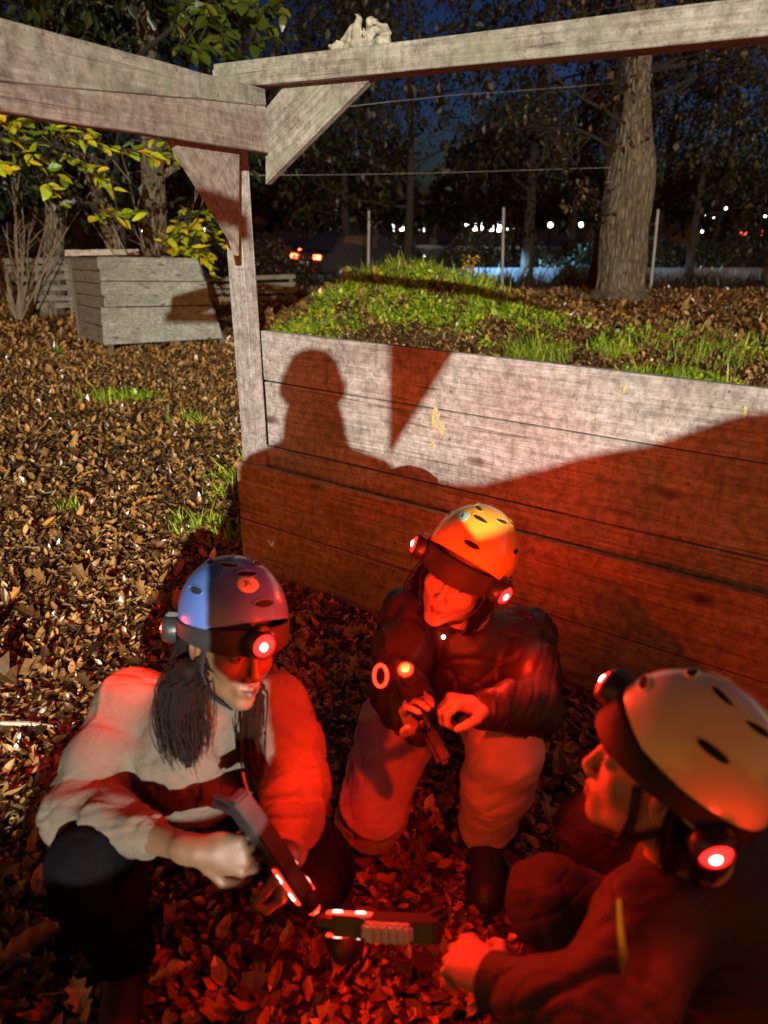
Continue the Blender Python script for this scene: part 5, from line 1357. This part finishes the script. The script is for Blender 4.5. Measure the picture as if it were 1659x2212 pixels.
    # shoes
    for an, to in ((anL, toL), (anR, toR)):
        d = (to - an); d = Vector((d.x, d.y, 0)).normalized(); F = Field(*[Vector(q) for q in (np.minimum(an, to) - .12, np.maximum(an, to) + .14)], .005)
        F.cap(an + Vector((0, 0, .04)), an, .052, .052, .02); F.chain([an - d * .03 + Vector((0, 0, -.03)), to + d * .02], [.046, .042], .03); F.cap(an - d * .035 + Vector((0, 0, -.045)), to + d * .03 + Vector((0, 0, -.01)), .034, .034, .02)
        V, Q = F.mesh(); V = relax(V, Q, 1); npmesh('shoe', V, Q, mats['shoe'], root, None, True)
    return root
def hair_strands(parent, roots, guides, n, mat, r=.0017, spread=.02, seed=1):
    """roots: function t-> start point; guides: list of point lists, strands are jittered copies"""
    rs = random.Random(seed); mb = MB()
    for g in guides:
        for i in range(n):
            ox = Vector((rs.gauss(0, 1), rs.gauss(0, 1), rs.gauss(0, .4))); sp = spread * rs.uniform(.3, 1)
            ph = rs.uniform(0, 6.28); cut = rs.uniform(.8, 1.0)
            gp_ = [Vector(p) for p in g]; pts = []; m = 9
            for k in range(m + 1):
                t = k / m * cut * (len(gp_) - 1); i0 = min(int(t), len(gp_) - 2); q = gp_[i0].lerp(gp_[i0 + 1], t - i0)
                w_ = (.55 + .6 * math.sin(math.pi * min(1, k / m * .9)))
                pts.append(q + ox * sp * w_ * .8 + Vector((math.sin(ph + k * .9), math.cos(ph + k * .7), 0)) * .003)
            mb.tube(pts, [r * (1 - .6 * k / m) for k in range(m + 1)], 4, False)
    lo, hi = bounds([q for g in guides for q in g], .06); F = Field(lo, hi, .005)
    for g in guides:
        k = len(g); F.chain([Vector(q) for q in g], [spread * .72 * (1 - .6 * i / (k - 1)) for i in range(k)], .012)
    V, Q = F.mesh(); V = relax(V, Q, 1); V = folds(V, Q, .003, (1, .3, 0), 160, seed)
    mb.add([tuple(map(float, v)) for v in V], [list(map(int, q)) for q in Q])
    return mb.build('hair', mat, parent, smooth=True, fix=False)
M_HAIR = simple('dark_hair', (.007, .0035, .002), .8, spec=.15, var=.4, scale=60)
M_SKIN = skinmat('skin', (.52, .33, .23)); M_SKIN2 = skinmat('tan_skin', (.34, .21, .12)); M_SKINB = skinmat('cool_skin', (.30, .20, .14)); M_SKIN3 = skinmat('warm_skin', (.12, .064, .030))
M_SHOE = simple('black_shoe', (.02, .02, .02), .5)
V3 = Vector

# ---- left player: blue helmet, pale jacket, squatting
HA = Head(P(505, 1382, 1.64), (.60, -.80, .04), (.30, -.02, 1), 1.12)
wrA1, wrA2 = P(430, 1838, 1.36), P(617, 1832, 1.42)
gA0, gA1 = P(535, 1765, 1.36), P(655, 1935, 1.38)
dA = (gA1 - gA0).normalized()
A = person('person squatting in a blue helmet and pale jacket, long dark hair, holding a toy gun',
    HA, neck=P(462, 1520, 1.70), shL=P(590, 1535, 1.72), elL=P(640, 1700, 1.58), wrL=wrA2, shR=P(285, 1525, 1.74), elR=P(165, 1760, 1.56), wrR=wrA1,
    chest=P(425, 1620, 1.72), hip=V3((-.50, 1.62, .22)),
    hipL=V3((-.41, 1.60, .21)), knL=P(675, 1880, 1.56), anL=V3((-.16, 1.34, .09)), toL=V3((-.10, 1.20, .045)),
    hipR=V3((-.60, 1.60, .21)), knR=V3((-.60, 1.07, .43)), anR=V3((-.60, 1.13, .085)), toR=V3((-.57, .98, .045)),
    hands=[dict(W=wrA1, D=P(540, 1850, 1.345) - wrA1, N=V3((.2, .9, -.5)), side=-1, curl=(.75, .8, .85, .9), s=.98, thumb=.7),
           dict(W=wrA2, D=P(610, 1925, 1.40) - wrA2, N=V3((-1, -.1, -.1)), side=-1, curl=(.7, .8, .85, .9), s=.95, thumb=.7)],
    skin=M_SKIN3, mats=dict(jacket=cloth('pale_jacket', (.100, .080, .058), .8, bs=.5, spec=.15), trousers=cloth('black_jeans', (.004, .004, .005), .95, spec=.03), shoe=M_SHOE), puff=1.04, fold=.009, seed=3, sleeve_end=.06, sleeve_r=.42)
helmet(HA, A, simple('blue_helmet_shell', (.07, .14, .40), .28, var=.08, scale=8, coat=.5), sticker=(12, 44, .020, (.62, .55, .42)))
headset(HA, A, [(4, 24.0, .004), (122, 16.0, -.012)], hgt=.027, bz=.016)
g1 = [HA.p(-.080, .02, -.01), P(400, 1440, 1.62), P(385, 1520, 1.58), P(395, 1600, 1.56), P(408, 1650, 1.55)]
g1b = [HA.p(-.080, -.03, -.02), P(412, 1450, 1.60), P(402, 1530, 1.57), P(412, 1590, 1.55), P(425, 1630, 1.54)]
g2 = [HA.p(.075, .01, -.03), P(548, 1480, 1.66), P(545, 1560, 1.60), P(548, 1630, 1.56), P(555, 1680, 1.55)]
g1c = [HA.p(-.086, -.01, -.01), P(393, 1450, 1.63), P(372, 1520, 1.60), P(372, 1580, 1.58), P(382, 1640, 1.57)]
hair_strands(A, None, [g1, g1b, g1c], 340, M_HAIR, r=.0017, spread=.030, seed=4).name = 'hair'
hair_strands(A, None, [g2], 260, M_HAIR, r=.0017, spread=.021, seed=6)
hair_strands(A, None, [[HA.p(x_, -.05 - .04 * math.cos(x_ * 12), .0), HA.p(x_ * 1.05, -.085, -.07), HA.p(x_ * 1.1, -.08, -.14)] for x_ in (-.07, -.035, 0, .035, .07)], 90, M_HAIR, spread=.018, seed=8)
mb = MB()      # jacket zip and its pull
zp = [P(524, 1668, 1.50), P(529, 1690, 1.495), P(536, 1712, 1.49)]
mb.tube(zp, .0035, 6); mb.build('zip', simple('brass_zip', (.35, .28, .12), .35, .9), A, smooth=True)
gun('toy_gun', 'black toy gun pointing down to the right in the hands of the blue helmeted player', gA1, gA0, V3((.5, -.6, .6)), .82, cover=False, tip_e=2.5)

# ---- middle player: orange helmet, black jacket, kneeling on one knee
HB = Head(P(996, 1238, 1.86), (-.42, -.90, .13), (.40, -.02, 1), 1.10)
wrB1, wrB2 = P(905, 1570, 1.66), P(1045, 1532, 1.66)
B = person('person kneeling on one knee in an orange helmet and black jacket against the board wall',
    HB, neck=P(1015, 1365, 1.97), shL=P(1135, 1375, 2.02), elL=P(1160, 1530, 1.78), wrL=wrB2, shR=P(885, 1330, 1.98), elR=P(855, 1490, 1.78), wrR=wrB1,
    chest=P(1020, 1440, 2.02), hip=V3((.22, 2.02, .30)),
    hipL=V3((.30, 2.0, .28)), knL=V3((.310, 1.44, .40)), anL=V3((.285, 1.50, .09)), toL=V3((.27, 1.34, .045)),
    hipR=V3((.11, 1.98, .28)), knR=V3((-.035, 1.52, .105)), anR=V3((.02, 1.95, .09)), toR=V3((.03, 2.09, .06)),
    hands=[dict(W=wrB1, D=P(880, 1500, 1.60) - wrB1, N=V3((.4, -.4, .2)), side=-1, curl=(.5, .6, .65, .7), s=.95, thumb=.5),
           dict(W=wrB2, D=P(930, 1500, 1.60) - wrB2, N=V3((-.1, -.3, -1)), side=1, curl=(.75, .8, .85, .9), s=1.0, thumb=.6)],
    skin=M_SKINB, mats=dict(jacket=cloth('black_softshell', (.018, .013, .013), .52, spec=.35), trousers=cloth('light_trousers', (.52, .36, .32), .8), shoe=M_SHOE), puff=.93, fold=.011, seed=11, sleeve_end=.10, trouser_w=1.10)
M_ORANGE = simple('orange_helmet_shell', (.80, .36, .035), .30, var=.06, scale=8, coat=.5)
helmet(HB, B, M_ORANGE, sticker=(40, 44, .019, (.30, .52, .42)))
headset(HB, B, [(-66, 13.0, .0), (66, 8.0, -.004), (166, 13.0, .012)], hgt=.030, bz=.014)  # last pod is added, unseen behind the head, to redden the boards
for q in (-1, 1): hair_strands(B, None, [[HB.p(q * .08, .0, -.01), HB.p(q * .086, .0, -.07), HB.p(q * .075, .0, -.15)]], 150, M_HAIR, spread=.014, seed=9 + q)
gun('toy_gun', 'black toy gun with a lit red lamp held up by the kneeling middle player', P(885, 1470, 1.54), P(905, 1540, 1.66), V3((-.4, .1, 1)), .95, cover=False, strip=False, tip_e=15.0)
for nm, px, py, d_, r_ in (('badge_lamp', 892, 1478, 1.50, .022), ('badge_ring', 822, 1460, 1.62, .02)):
    c_ = P(px, py, d_); out = (CAMV - c_).normalized(); mb = MB()
    if nm == 'badge_ring':
        ex = out.cross(Z3).normalized(); ez = ex.cross(out)
        mb.tube([c_ + ex * math.cos(t) * r_ * .75 + ez * math.sin(t) * r_ * 1.2 for t in np.linspace(0, 2 * math.pi, 21)], .004, 6, False); mb.build('glowing_ring', M_STRIP, B, smooth=True)
    else:
        pass
mb = MB(); mb.lathe(P(958, 1376, 1.80), CAMV - P(958, 1376, 1.80), [(.005, 0), (.004, .004)], 10); mb.build('chest_led', M_HOT, B)

# ---- right player: seen from behind and above, looking left
HC = Head(P(1434, 1668, 1.065), (-.86, .40, .12), (.40, .0, 1), 1.0)
wrC1 = P(1075, 2125, 1.10); wrC2 = P(1230, 2190, 1.02)
C = person('person in a cream orange helmet at the right edge, face in profile turned left',
    HC, neck=P(1500, 1885, 1.16), shL=P(1400, 2010, 1.08), elL=P(1290, 2230, .98), wrL=wrC1, shR=P(1640, 1900, 1.22), elR=P(1700, 2150, 1.15), wrR=P(1560, 2330, 1.05),
    chest=P(1560, 2010, 1.22), hip=V3((.78, 1.02, .22)),
    hipL=V3((.70, .98, .21)), knL=V3((.34, 1.04, .36)), anL=V3((.50, 1.02, .09)), toL=V3((.36, 1.05, .045)),
    hipR=V3((.84, 1.10, .21)), knR=V3((.50, 1.28, .30)), anR=V3((.66, 1.25, .09)), toR=V3((.54, 1.30, .045)),
    hands=[dict(W=wrC1, D=P(960, 2035, 1.20) - wrC1, N=V3((0, .2, -1)), side=-1, curl=(.45, .55, .6, .65), s=1.0, thumb=.6)],
    skin=M_SKIN2, mats=dict(jacket=cloth('dark_jacket', (.034, .022, .021), .7), trousers=cloth('dark_trousers', (.02, .02, .022), .85), shoe=M_SHOE), puff=1.0, fold=.010, seed=21, sleeve_end=.08)
helmet(HC, C, simple('cream_orange_helmet_shell', (.82, .62, .34), .30, var=.06, scale=8, coat=.5), tip=20)
headset(HC, C, [(12, 30.0, .022), (-118, 6.0, -.022)], hgt=.028, bz=.018, tip=20)
hair_strands(C, None, [[HC.p(-.078, -.02, .01), HC.p(-.084, -.03, -.05), HC.p(-.075, -.04, -.11)], [HC.p(-.07, -.06, .0), HC.p(-.07, -.075, -.06), HC.p(-.06, -.08, -.12)], [HC.p(-.03, -.09, .0), HC.p(-.03, -.10, -.06), HC.p(-.03, -.10, -.12)]], 140, M_HAIR, spread=.016, seed=12)
for HX, who in ((HA, A), (HB, B), (HC, C)):
    for q in (-1, 1):      # helmet straps meeting in a buckle under the chin
        for y0 in (.035, -.045):
            pts = [HX.p(q * .080, y0, .01), HX.p(q * .077, y0 * .5 + .01, -.045), HX.p(q * .056, .030, -.098), HX.p(q * .012, .050, -.132)]
            mb = MB()
            for j in range(3):
                a_, b_ = pts[j], pts[j + 1]; d_ = (b_ - a_).normalized(); sd = d_.cross(HX.d(q, 0, 0)).normalized() * .007; t_ = HX.d(q * .003, 0, -.001)
                mb.prism([a_ - sd, a_ + sd, b_ + sd, b_ - sd], t_)
            mb.build('chin_strap', M_STRAP, who)
    for q in (-1, 1):
        mb = MB(); mb.lathe(HX.p(q * .031, .0845, .001), HX.d(0, 1, 0), [(.0058, 0), (.004, .005)], 12); mb.build('eye', simple('dark_iris', (.02, .012, .008), .15), who, smooth=True)
        mb = MB(); mb.tube([HX.p(q * .016, .094, .020), HX.p(q * .032, .093, .026), HX.p(q * .048, .080, .020)], [.003, .0035, .002], 6); mb.build('eyebrow', M_HAIR, who, smooth=True)
mb = MB(); mb.tube([P(1335, 1940, .98), P(1338, 2000, .975), P(1346, 2060, .97), P(1344, 2100, .97)], [.004, .006, .007, .004], 8); tag(mb.build('zip_pull', simple('brass', (.55, .38, .12), .3, .9), C, smooth=True), 'gold coloured pull hanging on the jacket front')
gun('toy_gun', 'black toy gun with grey ribbed cover and red strip held low by the right player', P(722, 1992, 1.30), P(890, 2002, 1.26), V3((-.05, -.75, .6)), .78, tip=False)

# ---- the photographer, whose head and shoulders throw the shadow on the boards
hs = on_wall(676, 835, .10); t_ = (-.34 - hs.y) / (FLOOD.y - hs.y); hc_ = hs.lerp(FLOOD, t_)
HD = Head(hc_ + V3((.0, 0, -.005)), (-.05, 1, -.12), (0, 0, 1), 1.06)
cx, cy = hc_.x, -.38
ph = V3((cx, cy, 0))
D = person('person standing behind the camera with raised hands, whose shadow falls on the board wall', HD,
    neck=V3((cx, cy - .01, hc_.z - .19)), shL=V3((cx - .19, cy, hc_.z - .32)), elL=V3((cx - .21, cy + .06, hc_.z - .52)), wrL=V3((cx - .06, -.16, 1.24)), shR=V3((cx + .18, cy, hc_.z - .32)), elR=V3((cx + .27, cy + .06, hc_.z - .48)), wrR=V3((cx + .08, -.16, 1.28)),
    chest=V3((cx, cy, hc_.z - .36)), hip=V3((cx, cy - .02, .95)), hipL=V3((cx - .09, cy, .92)), knL=V3((cx - .12, cy + .03, .50)), anL=V3((cx - .13, cy, .10)), toL=V3((cx - .15, cy + .15, .05)),
    hipR=V3((cx + .09, cy, .92)), knR=V3((cx + .11, cy + .03, .50)), anR=V3((cx + .12, cy, .10)), toR=V3((cx + .14, cy + .15, .05)),
    hands=[dict(W=V3((cx - .06, -.16, 1.28)), D=V3((.5, .25, .6)), N=V3((1, .3, 0)), side=1, curl=.5, thumb=.5), dict(W=V3((cx + .08, -.16, 1.28)), D=V3((-.5, .25, .6)), N=V3((-1, .3, 0)), side=-1, curl=.5, thumb=.5)],
    skin=M_SKIN, mats=dict(jacket=cloth('navy_jacket', (.03, .03, .05), .8), trousers=cloth('navy_trousers', (.03, .03, .04), .85), shoe=M_SHOE), h=.008, seed=31)
F = Field(HD.c - V3((.25, .25, .35)), HD.c + V3((.25, .25, .1)), .007); F.chain([HD.p(0, -.03, -.04), HD.p(0, -.02, -.12), HD.p(0, -.01, -.22)], [.082, .096, .13], .03); F.ell(HD.p(0, .10, -.03), (.07, .06, .09), k=.02, sub=True)
V, Q = F.mesh(); npmesh('hood', V, Q, bpy.data.materials['navy_jacket'], D, None, True)
F = Field(HD.c - V3((.2, .2, .2)), HD.c + V3((.2, .2, .25)), .006); F.ell(HD.p(0, -.02, .045), (.090, .108, .088), np.array(HD.R), .02); F.cap(HD.p(-.05, -.05, .0), HD.p(.05, -.05, .0), .06, .06, .03)
V, Q = F.mesh(); npmesh('hair', V, Q, M_HAIR, D, None, True)
# bits on the ground
def bigleaf(c, yaw, L, col, label, w=.45, tiltx=.2):
    m_, nt, b = mat_new('large_leaf'); n = nz(nt, 30, 4, .6, mapping(nt, (1, 1, 1)).outputs[0]); r = ramp(nt, [(.3, tuple(q * .6 for q in col)), (.7, col)], n.outputs[0]); nt.links.new(r.outputs[0], b.inputs['Base Color']); b.inputs['Roughness'].default_value = .45
    V = []; F_ = []; N = 14
    for i in range(N + 1):
        t = i / N; ww = w * L * math.sin(math.pi * min(1, t * .96 + .02)) ** .8 * (1 - .25 * t) * (1 + .08 * math.sin(i * 2.4)) * .5
        for j, u in enumerate((-1, -.5, 0, .5, 1)): V.append((u * ww, t * L, .02 + .10 * L * abs(u) ** 1.5 + .07 * L * math.sin(t * 3.2) + .006 * math.sin(i * 2 + j)))
    for i in range(N):
        for j in range(4): F_.append([i * 5 + j, i * 5 + j + 1, (i + 1) * 5 + j + 1, (i + 1) * 5 + j])
    M = Matrix.Translation(c) @ Matrix.Rotation(yaw, 4, 'Z') @ Matrix.Rotation(tiltx, 4, 'X')
    o = npmesh('large_leaf', V, F_, m_, None, M, True, world=False); return tag(o, label, 'leaf')
bigleaf(PZ(0, 2100, .05), rad(-62), .17, (.30, .11, .025), 'large brown curled leaf in the bottom left corner', .4)
bigleaf(PZ(330, 2140, .05), rad(-70), .10, (.42, .24, .12), 'tan curled leaf beside the dark shoe at the bottom left', .35)
bigleaf(PZ(640, 1960, .03), rad(-80), .11, (.38, .14, .03), 'orange leaf under the muzzle of the left gun', .4)
bigleaf(PZ(290, 1100, .03), rad(-65), .15, (.46, .20, .04), 'long orange leaf on the litter left of the board wall', .3)
bigleaf(PZ(200, 1085, .03), rad(75), .15, (.40, .17, .04), 'broad orange leaf beside the long orange leaf', .35)
bigleaf(PZ(175, 1040, .03), rad(-55), .13, (.44, .22, .05), 'tan orange leaf behind the broad orange leaf', .4)
m_ = MB(); a_ = PZ(2, 1562, .03); b_ = PZ(122, 1570, .02); m_.tube([a_, a_.lerp(b_, .5) + Z3 * .005, b_], [.007, .009, .004], 6); tag(m_.build('broken_stick', simple('pale_stick', (.5, .42, .3), .8)), 'pale broken stick on the leaves at the left edge', 'stick')
for o in (HA, HB, HC):
    print('HEAD', [round(v) for v in proj(o.p(0, 0, .15))[:2]], 'chin', [round(v) for v in proj(o.p(0, .08, -.12))[:2]], 'nose', [round(v) for v in proj(o.p(0, .118, -.036))[:2]])
